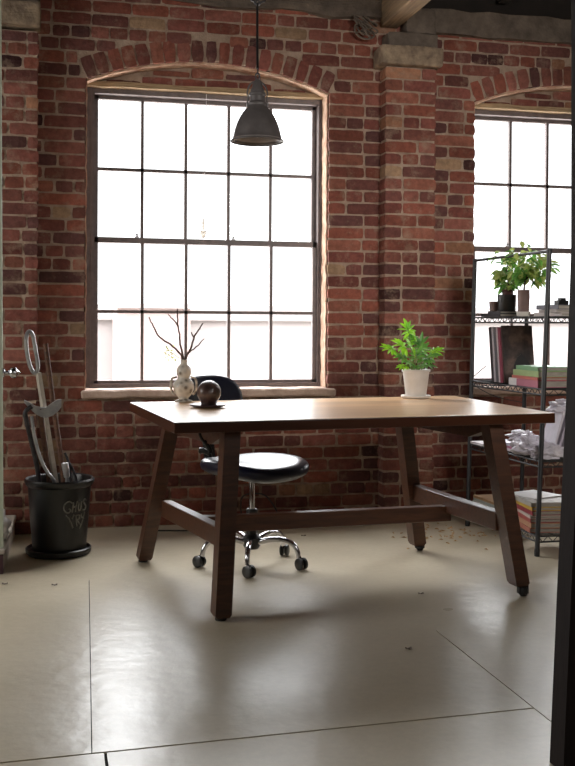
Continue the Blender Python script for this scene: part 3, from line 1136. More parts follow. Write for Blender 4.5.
loop_tube(bm, [(LX + .009 * cos(2 * pi * k / 16), LY, zs + .287 + .015 * sin(2 * pi * k / 16)) for k in range(16)], .0028, 6)
loop_tube(bm, [(LX + .001, LY + .008 * cos(2 * pi * k / 16), zs + .311 + .014 * sin(2 * pi * k / 16)) for k in range(16)], .0026, 6)
obj('hanging_loop', bm, M['darksteel'], lamp, True)
bm = bm_new()
tube(bm, [(LX, LY, zs + .32), (LX - .002, LY, 2.3), (LX - .003, LY, 2.485)], .0055, 8)
obj('cord', bm, M['black'], lamp, True)
bm = bm_new()
for s in (-1, 1):
    tube(bm, smooth_pts([(LX - .003, LY, 2.485), (LX + s * .02, LY, 2.497), (LX + s * .035, LY, 2.52), (LX + s * .05, LY, 2.7), (LX + s * .08, LY, 3.09)]), .004, 6)
loop_tube(bm, [(LX - .003 + .012 * cos(2 * pi * k / 14), LY, 2.49 + .01 * sin(2 * pi * k / 14)) for k in range(14)], .004, 6)
obj('hanger_wires', bm, M['darksteel'], lamp, True)
bm = bm_new()
lathe(bm, [(.012, .13), (.014, .1), (.024, .075), (.028, .052), (.022, .032), (.008, .022)], 20, (LX, LY, zs))
obj('bulb', bm, M['bulb'], lamp, True)

# ------------------------------------------------------------------ black tub with garden tools
BX, BY = .056, -.57
bm = bm_new()
lathe(bm, [(.1, 0), (.142, .002), (.150, .01), (.152, .03), (.146, .034), (.14, .022), (.1, .014), (.02, .014)], 44, (BX - .004, BY, 0))
tag(obj('tub_saucer', bm, M['black'], loc=(BX, BY, 0), smooth=True), 'black round saucer under the plastic tub of tools', 'saucer')
tub = thing('tool_tub', 'large black plastic plant tub with chalky scrawl, filled with garden tools', 'tub', (BX, BY, .015))
bm = bm_new()
z0 = .0155
TR = [(.118, 0), (.124, .004), (.146, .305), (.153, .31), (.160, .322), (.162, .334), (.157, .342), (.148, .338), (.143, .325), (.140, .3), (.118, .02), (.01, .018)]
lathe(bm, TR, 56, (BX, BY, z0))
obj('tub_body', bm, M['black'], tub, True)
# scrawl on the side of the tub: loose looping letters in a heart-shaped cluster
def onside(u, v):
    """u metres round the side to the right of its front, v height"""
    r = .124 + (.146 - .124) * ((v - .004) / .301) + .0012
    a = -pi / 2 + .3 + u / r
    return (BX + r * cos(a), BY + r * sin(a), z0 + v)
strokes = [
    [(.012, .258), (.0, .268), (-.016, .258), (-.022, .238), (-.014, .22), (.0, .216), (.006, .228), (-.002, .234)],
    [(.018, .262), (.016, .238), (.013, .215)], [(.013, .238), (.031, .243)], [(.035, .266), (.031, .24), (.028, .216)],
    [(.045, .258), (.041, .235), (.046, .22), (.055, .232), (.056, .262)],
    [(.086, .262), (.075, .27), (.067, .258), (.076, .246), (.085, .235), (.078, .22), (.066, .222)],
    [(-.012, .205), (.002, .185), (.012, .16), (.018, .142)], [(.022, .205), (.012, .185)],
    [(.03, .2), (.034, .17), (.036, .148)], [(.03, .2), (.048, .198), (.046, .182), (.033, .178)], [(.036, .178), (.052, .155)],
    [(.058, .204), (.062, .186), (.074, .178)], [(.08, .208), (.07, .18), (.06, .155), (.05, .135)],
]
bm = bm_new()
for s in strokes:
    tube(bm, smooth_pts([onside(u * 1.15, v - .018) for u, v in s], 5), .0036, 6)
obj('scrawl', bm, M['scribble'], tub)

def tilt_matrix(p, q, roll=0.):
    """frame whose +Z runs from p to q"""
    d = (Vector(q) - Vector(p)).normalized()
    return Matrix.Translation(p) @ d.to_track_quat('Z', 'Y').to_matrix().to_4x4() @ Matrix.Rotation(roll, 4, 'Z')
# spade with long steel loop handle
sp = thing('garden_spade', 'garden spade with long oval steel loop handle, tallest in the black tub', 'spade', (.05, -.56, .04))
bm = bm_new()
loop = [(-.072, 1.045), (-.084, 1.03), (-.086, .99), (-.08, .93), (-.067, .88), (-.05, .852), (-.036, .862), (-.034, .89), (-.041, .94), (-.05, .99), (-.058, 1.03)]
m_ = len(loop)
pts = []
for i in range(m_):
    p0, p1, p2, p3 = [Vector((loop[(i + k) % m_][0], 0, loop[(i + k) % m_][1])) for k in (-1, 0, 1, 2)]
    for k in range(5):
        t_ = k / 5
        v = .5 * ((2 * p1) + (p2 - p0) * t_ + (2 * p0 - 5 * p1 + 4 * p2 - p3) * t_ * t_ + (3 * p1 - p0 - 3 * p2 + p3) * t_ ** 3)
        pts.append((v.x, BY - .02, v.z))
loop_tube(bm, [(x - .012, y, z) for x, y, z in pts], .0095, 8)
obj('loop_handle', bm, M['steel'], sp, True)
bm = bm_new()
mx = tilt_matrix((.052, BY, .22), (-.043, BY - .02, .852), .3)
Ls = .641
prism(bm, [mx @ Vector((x, y, 0)) for x, y in ((-.017, -.012), (.017, -.012), (.017, .012), (-.017, .012))], [mx @ Vector((x, y, Ls)) for x, y in ((-.012, -.01), (.012, -.01), (.012, .01), (-.012, .01))])
bevel(bm, .004, 2)
obj('shaft', bm, mat('pale_shaft', '#ddd4c6', '#a89c8e', .5, 12, metal=.1), sp, True)
bm = bm_new()
mx = tilt_matrix((.06, BY, .05), (.05, BY, .24), .3)
prism(bm, [mx @ Vector((x, y, 0)) for x, y in ((-.05, -.003), (.05, -.003), (.05, .003), (-.05, .003))], [mx @ Vector((x, y, .17)) for x, y in ((-.06, -.003), (.06, -.003), (.06, .003), (-.06, .003))])
obj('blade', bm, M['darksteel'], sp)
# brown stick behind
bm = bm_new()
tube(bm, smooth_pts([(.10, -.50, .06), (.070, -.50, .38), (.025, -.48, .7), (-.012, -.46, .985)]), [.013, .014, .013, .013] + [.013] * 15, 10)
tag(obj('wooden_stick', bm, M['stick'], loc=(.1, -.5, .04), smooth=True), 'brown wooden pole leaning in the tub behind the spade', 'pole')
# mattock: grey two-winged head on a dark handle
mk = thing('mattock', 'mattock with grey two-winged steel head and dark handle in the tub', 'mattock', (-.02, -.62, .04))
bm = bm_new()
def blade(pts, hw):
    """flat bent strip through pts (centre, half height); thin in y"""
    for i in range(len(pts) - 1):
        (x0, z0_, h0), (x1, z1_, h1) = pts[i], pts[i + 1]
        y = BY - .055
        prism(bm, [(x0, y - hw, z0_ - h0), (x0, y + hw, z0_ - h0), (x0, y + hw, z0_ + h0), (x0, y - hw, z0_ + h0)],
                  [(x1, y - hw, z1_ - h1), (x1, y + hw, z1_ - h1), (x1, y + hw, z1_ + h1), (x1, y - hw, z1_ + h1)])
blade([(-.106, .722, .006), (-.085, .706, .013), (-.055, .682, .018), (-.03, .672, .022), (-.008, .668, .024), (.02, .684, .03), (.045, .70, .028), (.062, .712, .018)], .011)
bmesh.ops.remove_doubles(bm, verts=bm.verts, dist=1e-5)
obj('head', bm, M['steel'], mk)
bm = bm_new()
tube(bm, smooth_pts([(-.032, BY - .055, .69), (-.03, BY - .045, .64), (-.005, BY - .03, .45), (.012, BY - .01, .3), (.025, BY, .08)]), .013, 10)
obj('handle', bm, M['stick'], mk, True)
# long-handled hook with a bent dark strap
bm = bm_new()
tube(bm, smooth_pts([(-.072, BY - .07, .70), (-.1, BY - .075, .672), (-.092, BY - .07, .62), (-.07, BY - .06, .52), (-.045, BY - .04, .4), (-.02, BY - .01, .2), (-.01, BY, .08)]), .011, 10)
tag(obj('hoe_handle', bm, M['darksteel'], loc=(-.02, BY, .04), smooth=True), 'bent dark metal tool handle leaning at the left rim of the tub', 'tool handle')
bm = bm_new()
tube(bm, smooth_pts([(-.072, BY - .085, .655), (-.058, BY - .1, .56), (-.03, BY - .105, .46), (.0, BY - .11, .40), (.022, BY - .115, .372), (.034, BY - .1, .33), (.03, BY - .06, .12)]), .0075, 8)
tag(obj('curved_tine', bm, M['steel'], loc=(0, BY - .1, .1), smooth=True), 'slim curved grey metal tine bending into the front of the tub', 'tool')
# trowel with white handle and small shears
tr = thing('hand_trowel', 'small trowel with white handle end poking out of the tub', 'trowel', (.085, -.6, .25))
bm = bm_new(); tube(bm, [(.09, -.6, .36), (.078, -.605, .43)], [.014, .017], 10); bevel(bm, .004, 1)
obj('grip', bm, M['cloth'], tr, True)
bm = bm_new()
tube(bm, [(.095, -.6, .20), (.09, -.6, .37)], [.02, .008], 10)
obj('blade', bm, M['steel'], tr, True)
bm = bm_new()
tube(bm, smooth_pts([(.1, -.54, .42), (.118, -.54, .385), (.135, -.55, .33), (.13, -.56, .2)]), .006, 8)
tube(bm, smooth_pts([(.08, -.54, .47), (.1, -.545, .41), (.11, -.55, .33), (.12, -.56, .2)]), .006, 8)
tag(obj('hand_shears', bm, M['darksteel'], loc=(.12, -.55, .2), smooth=True), 'dark hand shears leaning at the right inside of the tub', 'shears')

# ------------------------------------------------------------------ low platform, cloth and door at the left edge
pf = thing('low_platform', 'low cream-topped wooden platform with dark red end at the left edge', 'platform', (-.4, -.5, 0))
def skew(x0, xn, xf, y0, y1, za, zb_):
    b_ = bm_new()
    q = [(x0, y0), (xn, y0), (xf, y1), (x0, y1)]
    prism(b_, [(x, y, za) for x, y in q], [(x, y, zb_) for x, y in q])
    return b_
bm = skew(-.66, -.178, -.154, -.94, -.12, .085, .107); bevel(bm, .004, 1)
obj('platform_top', bm, M['cream'], pf)
obj('platform_side', skew(-.66, -.186, -.162, -.905, -.13, 0, .085), M['cream'], pf)
bm = bm_new(); box(bm, -.66, -.186, -.936, -.905, 0, .084)
obj('platform_end', bm, M['oxred'], pf)
def crumple(c_, rx, ry, rz, amp, sc, seed, sub=4):
    b_ = bm_new()
    bmesh.ops.create_icosphere(b_, subdivisions=sub, radius=1)
    for v in b_.verts:
        n0 = v.co.copy()
        k = 1 + amp * noise.noise(n0 * sc + Vector((seed, 0, 0))) + amp * .6 * abs(noise.noise(n0 * sc * 2.3 + Vector((0, seed, 0))))
        v.co = Vector((c_[0] + n0.x * rx * k, c_[1] + n0.y * ry * k, c_[2] + max(n0.z * k, -.75) * rz))
    return b_
bm = crumple((-.25, -.72, .165), .07, .12, .075, .5, 2.2, 3.)
tag(obj('crumpled_cloth', bm, M['cloth'], loc=(-.235, -.72, .108), smooth='full'), 'crumpled white cloth lying on the low platform at the left edge', 'cloth')
door = bpy.data.objects.new('door_1', None); COL.objects.link(door); door.location = (-.5, -.9, .11)
door['kind'] = 'structure'; door['label'] = 'pale green door standing edge-on at the left side of the picture'
bm = bm_new()
prism(bm, [(-.95, -.915, .108), (-.186, -.915, .108), (-.186, -.88, .108), (-.95, -.88, .108)], [(-.95, -.915, 2.75), (-.2045, -.915, 2.75), (-.2045, -.88, 2.75), (-.95, -.88, 2.75)])
obj('door_panel', bm, M['door'], door)
bm = bm_new()
mx = Matrix.Translation((-.188, -.9, .868)) @ Matrix.Rotation(pi / 2, 4, 'Y')
lathe(bm, [(.02, -.002), (.02, .004), (.009, .008), (.008, .02), (.014, .025), (.024, .034), (.026, .044), (.022, .054), (.012, .059), (.006, .066), (.001, .07)], 24, (0, 0, 0), mx)
obj('door_knob', bm, M['chrome'], door, True)

# dark post close to the viewer at the right edge
bm = bm_new()
edge = [(1.219, 0), (1.237, .478), (1.255, .9), (1.265, 1.274), (1.260, 1.893), (1.26, 3.1)]
for i in range(len(edge) - 1):
    (xa, za), (xb, zb_) = edge[i], edge[i + 1]
    prism(bm, [(xa, -3.27, za), (1.315, -3.27, za), (1.315, -3.2, za), (xa, -3.2, za)], [(xb, -3.27, zb_), (1.315, -3.27, zb_), (1.315, -3.2, zb_), (xb, -3.2, zb_)])
bmesh.ops.remove_doubles(bm, verts=bm.verts, dist=1e-5)
struct('trim_14', bm, M['postw'], 'dark timber post close by at the right edge')

# ------------------------------------------------------------------ wire shelving
SX0, SX1, SY0, SY1 = 2.262, 2.575, -1.08, -.33
shelf = thing('wire_shelving', 'black wire shelving unit standing end-on to the right window', 'shelving', ((SX0 + SX1) / 2, (SY0 + SY1) / 2, 0))
LEAN = .034          # the unit leans slightly to the right as it rises
def lx(x, z, y=-.7):
    t = (y - SY0) / (SY1 - SY0)
    return x + (1 - t) * (-.013 + .035 * z) + t * (-.046 + .022 * z)
SHZ = {'bottom': (.092), 'third': (.445), 'second': (.785), 'top': (1.128)}
for (x, y, top) in ((SX0, SY0, 1.452), (SX0, SY1, 1.446), (SX1, SY0, 1.45), (SX1, SY1, 1.145)):
    b_ = bm_new()
    tube(b_, [(lx(x, 0, y), y, 0), (lx(x, .03, y), y, .03), (lx(x, .034, y), y, .034), (lx(x, top, y), y, top)], [.013, .013, .0115, .0115], 12)
    obj('post', b_, M['wire'], shelf, True)
for k, z in SHZ.items():
    b_ = bm_new()
    A = lambda x, y, dz=0.: (lx(x, z, y), y, z + dz)
    n = 28
    for dz in (0, -.026):
        for (p, q) in (((SX0, SY0), (SX0, SY1)), ((SX1, SY0), (SX1, SY1)), ((SX0, SY0), (SX1, SY0)), ((SX0, SY1), (SX1, SY1))):
            tube(b_, [A(*p, dz), A(*q, dz)], .0042, 6)
    for x in (SX0, SX1):
        tube(b_, [A(x, SY0 + (SY1 - SY0) * i / n, -.026 if i % 2 else 0) for i in range(n + 1)], .0026, 5)
    for y in (SY0, SY1):
        tube(b_, [A(SX0 + (SX1 - SX0) * i / 12, y, -.026 if i % 2 else 0) for i in range(13)], .0026, 5)
    for i in range(1, 30):
        y = SY0 + (SY1 - SY0) * i / 30
        tube(b_, [A(SX0, y, .0015), A(SX1, y, .0015)], .0024, 5)
    for f_ in (.33, .67):
        x = SX0 + (SX1 - SX0) * f_
        tube(b_, [A(x, SY0, -.003), A(x, SY1, -.003)], .003, 5)
    obj('wire_shelf', b_, M['wire'], shelf)
b_ = bm_new()
tube(b_, [(lx(SX0, 1.44, SY0), SY0, 1.438), (lx(SX0, 1.436, SY1), SY1, 1.436)], .0075, 10)
obj('top_rail', b_, M['wire'], shelf, True)
b_ = bm_new()
tube(b_, [(lx(SX0, .83, SY1), SY1, .80), (lx(SX0 + .09, .83, SY1), SY1 + .02, .865)], .0025, 6)
tube(b_, smooth_pts([(lx(SX0, .78, SY1), SY1, .77), (SX0 + .12, SY1 + .03, .7), (SX0 + .3, SY1 + .03, .66)]), .0022, 6)
obj('brace_wire', b_, M['wire'], shelf, True)

TOPZ = {k: z + .0045 for k, z in SHZ.items()}
def book(label, x, y, z, L, W, Th, col, yaw=0., page=None, mode='flat', lean=0., cat='book', group=None, name='book'):
    """spine faces -X. flat: lies on its board, L along Y. stand: upright on its tail, L up, thickness along Y"""
    b_ = thing(name, label, cat, (x, y, z), group)
    if mode == 'flat':
        mx = Matrix.Translation((x, y, z)) @ Matrix.Rotation(yaw, 4, 'Z')
    else:
        mx = Matrix.Translation((x, y, z)) @ Matrix.Rotation(yaw, 4, 'Z') @ Matrix.Rotation(lean, 4, 'X') @ Matrix(((1, 0, 0, 0), (0, 0, 1, 0), (0, 1, 0, 0), (0, 0, 0, 1)))
    # local: x depth, y along the spine, z thickness
    t_ = min(.003, Th * .2)
    y0, y1 = (-L / 2, L / 2) if mode == 'flat' else (0, L)
    c_ = bm_new()
    box(c_, 0, W, y0, y1, 0, t_, mx); box(c_, 0, W, y0, y1, Th - t_, Th, mx); box(c_, -.001, t_, y0, y1, 0, Th, mx)
    obj('cover', c_, cmat(col, .55), b_)
    p_ = bm_new()
    box(p_, t_, W - .004, y0 + .004, y1 - .004, t_, Th - t_, mx)
    obj('pages', p_, page or M['paper'], b_)
    return b_

# top shelf: two flat dark books, plants, papers
z = TOPZ['top']
xb = lx(SX0, z)
book('black book lying flat under the black pot, lower of two on the top shelf', xb + .0, -.50, z, .21, .15, .016, '#1d1b20', .05)
book('thin black notebook lying on the black book on the top shelf', xb + .005, -.53, z + .0165, .17, .13, .012, '#2a272d', -.05)
zb2 = z + .029
# cup, pot and sapling 1
bm = bm_new()
lathe(bm, [(.018, 0), (.022, .002), (.026, .052), (.023, .052), (.019, .006), (.002, .006)], 20, (xb + .03, -.475, zb2))
tag(obj('small_cup', bm, M['browncer'], loc=(xb + .03, -.475, zb2), smooth=True), 'small brown cup on the top shelf left of the black pot', 'cup')
def sapling(root, stems, crown, nleaf, m1, m2, L=.05):
    for pts, r in stems:
        b_ = bm_new()
        pp = smooth_pts(pts)
        tube(b_, pp, [r * (1 - .5 * i / len(pp)) for i in range(len(pp))], 7)
        obj('stem', b_, M['twig'], root, True)
    for which, m_ in ((0, m1), (1, m2)):
        b_ = bm_new()
        for i in range(nleaf):
            (cx_, cy_, cz_), (rx, ry, rz) = random.choice(crown)
            while True:
                v = Vector((random.uniform(-1, 1), random.uniform(-1, 1), random.uniform(-1, 1)))
                if v.length < 1: break
            p = Vector((cx_ + v.x * rx, cy_ + v.y * ry, cz_ + v.z * rz))
            d = Vector((v.x + random.uniform(-.6, .6), v.y + random.uniform(-.6, .6), -.1 + random.uniform(-.6, .4)))
            n_ = Vector((random.uniform(-.5, .5), random.uniform(-.8, .2), 1))
            leaflet(b_, p, d, n_, L * random.uniform(.8, 1.2), L * .3)
        obj('foliage', b_, m_, root)
PX1, PY1 = xb + .062, -.565
t1 = thing('potted_sapling', 'leafy houseplant in a dark pot set in a black cylinder on the top shelf', 'plant', (PX1, PY1, zb2))
bm = bm_new()
lathe(bm, [(.044, 0), (.046, .003), (.048, .078), (.049, .085), (.045, .085), (.044, .06), (.002, .055)], 28, (PX1, PY1, zb2))
obj('outer_pot', bm, M['black'], t1, True)
bm = bm_new()
lathe(bm, [(.022, .056), (.026, .1), (.029, .102), (.029, .112), (.025, .112), (.02, .1), (.002, .1)], 24, (PX1, PY1, zb2))
obj('inner_pot', bm, M['terracotta'], t1, True)
sapling(t1, [([(PX1, PY1, zb2 + .1), (PX1 + .005, PY1, zb2 + .15), (PX1 - .005, PY1, zb2 + .21), (PX1 + .01, PY1, zb2 + .26)], .005),
             ([(PX1, PY1, zb2 + .12), (PX1 + .03, PY1, zb2 + .16), (PX1 + .045, PY1, zb2 + .2)], .004)],
        [((PX1 - .0, PY1, zb2 + .27), (.075, .07, .05)), ((PX1 + .03, PY1, zb2 + .2), (.05, .05, .05)), ((PX1 + .01, PY1, zb2 + .15), (.045, .04, .03)), ((PX1 - .035, PY1, zb2 + .19), (.03, .03, .03))], 75, M['leafp'], M['leafd'], .05)
PX2, PY2 = xb + .068, -.745
bm = bm_new()
lathe(bm, [(.026, 0), (.032, .003), (.036, .024), (.032, .024), (.028, .008), (.002, .006)], 24, (PX2, PY2, z))
tag(obj('white_bowl', bm, M['white'], loc=(PX2, PY2, z), smooth=True), 'small cream bowl under the tall brown pot on the top shelf', 'bowl')
t2 = thing('potted_tree', 'slender leafy plant in a tall brown pot on the top shelf beside the front post', 'plant', (PX2, PY2, z + .007))
bm = bm_new()
lathe(bm, [(.025, .008), (.028, .03), (.031, .10), (.030, .13), (.032, .134), (.027, .134), (.024, .11), (.002, .11)], 24, (PX2, PY2, z))
obj('pot', bm, M['browncer'], t2, True)
sapling(t2, [([(PX2, PY2, z + .1), (PX2 + .005, PY2, z + .16), (PX2 + .012, PY2, z + .2), (PX2 + .03, PY2, z + .27)], .006),
             ([(PX2 + .01, PY2, z + .18), (PX2 - .01, PY2, z + .22), (PX2 - .02, PY2, z + .26)], .004),
             ([(PX2 + .01, PY2, z + .19), (PX2 + .06, PY2, z + .22), (PX2 + .1, PY2, z + .23)], .004)],
        [((PX2 + .015, PY2, z + .30), (.095, .08, .055)), ((PX2 + .09, PY2, z + .245), (.07, .06, .06)), ((PX2 - .01, PY2, z + .235), (.05, .05, .035)), ((PX2 + .045, PY2, z + .2), (.06, .05, .03))], 110, M['leafp'], M['leafd'], .05)
book('pale grey folder lying on the top shelf, bottom of its pile', xb + .10, -.94, z, .23, .108, .017, '#b9aeaa', .12)
book('cream booklet on the grey folder on the top shelf', xb + .103, -.935, z + .0175, .22, .102, .015, '#a59a95', -.08)
book('dark grey hardback on top of the pile by the front post on the top shelf', xb + .09, -.955, z + .033, .19, .112, .022, '#54525c', .1)
bm = bm_new()
mx = Matrix.Translation((xb + .16, -.965, z + .0555)) @ Matrix.Rotation(.2, 4, 'Z')
box(bm, -.03, .03, -.02, .02, 0, .022, mx); bevel(bm, .003, 1); box(bm, -.012, .018, -.012, .012, .022, .034, mx)
tag(obj('camera_shaped_box', bm, M['black'], loc=(xb + .16, -.965, z + .055)), 'small black box on the dark hardback on the top shelf', 'box')
book('maroon-black thick book at the right of the top shelf', xb + .222, -.99, z, .17, .09, .03, '#2c1a20', .0)
book('dark brown book on the maroon-black one at the right of the top shelf', xb + .220, -.99, z + .0305, .17, .09, .024, '#3d2a2c', .06)
bm = bm_new()
lathe(bm, [(.02, 0), (.02, .004), (.007, .01), (.012, .025), (.017, .04), (.008, .055), (.013, .068), (.016, .078), (.009, .09), (.012, .1), (.010, .112), (.002, .12)], 16, (xb + .265, -1.0, z + .056))
rough_up(bm, .004, 60)
tag(obj('ornate_figurine', bm, M['darksteel'], loc=(xb + .265, -1.0, z + .055), smooth=True), 'knobbly grey ornament at the far right of the top shelf', 'ornament')

# second shelf: upright records and a pile of hardbacks
z = TOPZ['second']
xb = lx(SX0, z)
ups = [(.030, '#2c2426', 'outermost dark upright album at the left end of the second shelf'), (.022, '#b5aeb0', 'white-spined upright album, second from the left on the second shelf'),
       (.028, '#5b585c', 'grey upright album in the middle of the upright row on the second shelf'), (.016, '#c4b7b9', 'thin pale upright album right of the grey one on the second shelf'),
       (.024, '#8e3a4c', 'crimson-spined upright album next to the picture cover on the second shelf')]
yy = -.44
for th, col_, lab in ups:
    yy -= th + .004
    book(lab, xb + .045, yy, z + .001, .292, .16, th, col_, 0., mode='stand', lean=radians(-9), cat='album', group='upright albums on the second shelf', name='album')
# front album with a dark picture on its cover
yy -= .012
b_ = book('upright album with a dark brown picture cover facing out on the second shelf', xb + .052, yy, z + .001, .30, .172, .010, '#41302b', 0., mode='stand', lean=radians(-9), cat='album', group='upright albums on the second shelf', name='album')
mx = Matrix.Translation((xb + .052, yy, z + .001)) @ Matrix.Rotation(radians(-9), 4, 'X')
pm, nt, b = new_mat('picture_cover')
tc = N(nt, 'ShaderNodeTexCoord'); n_ = N(nt, 'ShaderNodeTexNoise', Scale=11., Detail=4., Roughness=.55)
nt.links.new(tc.outputs['Object'], n_.inputs['Vector'])
r_ = ramp(nt, [(.36, lin('#1e1614')), (.5, lin('#463530')), (.62, lin('#6b5448')), (.75, lin('#8a7260'))])
nt.links.new(n_.outputs['Fac'], r_.inputs[0]); nt.links.new(r_.outputs[0], b.inputs['Base Color'])
b.inputs['Roughness'].default_value = .4
bm = bm_new(); box(bm, .003, .170, -.0012, .0, .004, .297, mx)
obj('cover_picture', bm, pm, b_)
bm = bm_new()
prism(bm, [mx @ Vector((x, -.0012, q)) for x, q in ((.05, .05), (.145, .05), (.15, .09), (.125, .13), (.1, .15), (.075, .13), (.055, .09))],
          [mx @ Vector((x, -.0022, q)) for x, q in ((.05, .05), (.145, .05), (.15, .09), (.125, .13), (.1, .15), (.075, .13), (.055, .09))])
obj('cover_figure', bm, M['black'], b_)
pile = [(.034, .30, .20, '#a05a6a', 'thick pink-red hardback at the bottom of the pile on the second shelf', .02), (.014, .29, .2, '#b1584a', 'thin orange-red book second from the bottom of the pile on the second shelf', -.02),
        (.028, .26, .19, '#8fa26a', 'pale green hardback second from the top of the pile on the second shelf', .03), (.020, .24, .18, '#6f9a6c', 'green hardback on top of the pile on the second shelf', -.01)]
zz = z + .001
for i, (th, L, W, col_, lab, yw) in enumerate(pile):
    b_ = book(lab, xb + .012 + .006 * i, -.885, zz, L, W, th, col_, yw, group='hardback pile on the second shelf')
    if i == 0:                       # white label band round its far end
        bm = bm_new(); mx = Matrix.Translation((xb + .012, -.885, zz)) @ Matrix.Rotation(yw, 4, 'Z')
        box(bm, -.002, .03, .07, .152, -.0003, th + .0006, mx)
        obj('spine_band', bm, M['cloth'], b_)
    zz += th + .0006

# third shelf: crumpled bags, magazines and white boards
z = TOPZ['third']
xb = lx(SX0, z)
mags = [('white magazine at the bottom of the heap on the third shelf', -.0, -.68, .26, .2, .012, '#e6dee4', .1), ('pink-edged magazine in the heap on the third shelf', .01, -.67, .25, .2, .012, '#b06c88', -.15),
        ('pale lilac magazine in the heap on the third shelf', .0, -.67, .24, .19, .014, '#c9c2d2', .2), ('white catalogue on top of the heap on the third shelf', .03, -.69, .22, .18, .012, '#ddd6d8', -.3)]
zz = z + .001
for lab, dx, y, L, W, th, col_, yw in mags:
    book(lab, xb + .03 + dx, y, zz, L, W, th, col_, yw, cat='magazine', group='magazine heap on the third shelf', name='magazine')
    zz += th + .0008
bm = bm_new(); box(bm, xb + .14, xb + .19, -.70, -.62, zz + .0005, zz + .026); bevel(bm, .003, 1)
tag(obj('small_box', bm, cmat('#7a2438'), loc=(xb + .165, -.66, zz)), 'small dark red box on the magazine heap on the third shelf', 'box')
bm = crumple((xb + .065, -.875, z + .042), .078, .062, .05, .55, 2.6, 11.)
tag(obj('crumpled_bag', bm, M['plastic'], loc=(xb + .12, -.8, z), smooth=False), 'crumpled white plastic bag on the third shelf left of the front post', 'bag', 'crumpled bags on the third shelf')
bm = crumple((xb + .085, -1.025, z + .033), .075, .04, .04, .5, 2.4, 23.)
tag(obj('crumpled_bag', bm, M['plastic'], loc=(xb + .1, -1., z), smooth=False), 'smaller crumpled white bag on the third shelf in front of the white boards', 'bag', 'crumpled bags on the third shelf')
bm = crumple((xb + .07, -.765, z + .078), .06, .05, .03, .55, 2.5, 57.)
tag(obj('crumpled_bag', bm, M['plastic'], loc=(xb + .07, -.76, z + .05)), 'small crumpled white wrapper resting on the magazine heap on the third shelf', 'bag', 'crumpled bags on the third shelf')
book('thin white booklet alone at the wall end of the third shelf', xb - .02, -.42, z + .001, .14, .19, .012, '#ded8dc', .05, cat='booklet', name='booklet')
for i, (lab, dx) in enumerate((('white board leaning on the third shelf, leftmost of three', .145), ('white board leaning on the third shelf, middle of three', .172), ('white board leaning on the third shelf, rightmost of three', .2))):
    mx = Matrix.Translation((xb + dx, -.985, z + .085)) @ Matrix.Rotation(radians(17), 4, 'Y')
    bm = bm_new(); box(bm, 0, .012, 0, .14, -.06, .145, mx); bevel(bm, .002, 1)
    tag(obj('leaning_board', bm, cmat(('#d8d2da', '#c9bfce', '#d2c8d2')[i]), loc=(xb + dx, -1, z)), lab, 'board', 'white boards on the third shelf')
bm = crumple((xb + .235, -.90, z + .235), .075, .06, .035, .5, 2.2, 41.)
tag(obj('crumpled_wrap', bm, M['plastic'], loc=(xb + .23, -.9, z + .2)), 'ball of white plastic wrap on top of the leaning boards', 'wrap')

# bottom shelf: two stacks of magazines
z = TOPZ['bottom']
xb = lx(SX0, z)
labs1 = ['lowest', 'second lowest', 'third', 'fourth', 'topmost']
zz = z + .001
for i, (th, col_) in enumerate(((.02, '#a8a39a'), (.016, '#8d8983'), (.018, '#b9b3aa'), (.014, '#9aa19c'), (.012, '#a07a52'))):
    book('%s magazine of the grey-edged stack at the wall end of the bottom shelf' % labs1[i], xb - .012, -.53, zz, .26, .21, th, col_, random.uniform(-.06, .06), cat='magazine', group='stack at the wall end of the bottom shelf', name='magazine')
    zz += th + .0006
bm = crumple((xb + .03, -.63, zz + .03), .028, .022, .04, .4, 2.5, 5., 3)
tag(obj('crumpled_paper', bm, mat('brown_paper', '#8a7468', '#6a564c', .9, 20), loc=(xb + .03, -.63, zz)), 'crumpled brown paper ball standing on the wall-end magazine stack', 'paper')
labs2 = ['bottom', 'second from the bottom', 'third from the bottom', 'fourth from the bottom', 'fifth from the bottom', 'sixth from the bottom', 'seventh from the bottom']
cols2 = [('#b06a58', .022, 'salmon book'), ('#b98a6a', .024, 'tan book'), ('#a44a44', .02, 'red book'), ('#c9b9ae', .014, 'cream book'), ('#8e2f3a', .022, 'crimson book'), ('#c9a23c', .018, 'yellow book'), ('#a8a29a', .02, 'grey book')]
zz = z + .001
for i, (col_, th, kind) in enumerate(cols2):
    book('%s, %s of the front stack on the bottom shelf' % (kind, labs2[i]), xb + .02 + random.uniform(0, .01), -.90, zz, .24 + random.uniform(-.01, .01), .23, th, col_, -.12 + random.uniform(-.05, .05), group='book stack at the front of the bottom shelf')
    zz += th + .0006
book('white folded newspaper on top of the front book stack on the bottom shelf', xb + .03, -.86, zz, .2, .2, .007, '#d3cfcd', .35, cat='newspaper', name='newspaper')
bm = bm_new()
lathe(bm, [(.008, 0), (.012, .003), (.012, .01), (.006, .014)], 12, (xb + .21, -.98, zz - .0005))
tag(obj('bottle_cap', bm, cmat('#b9a88e'), loc=(xb + .21, -.98, zz), smooth=True), 'small beige knob lying on the front book stack on the bottom shelf', 'knob')

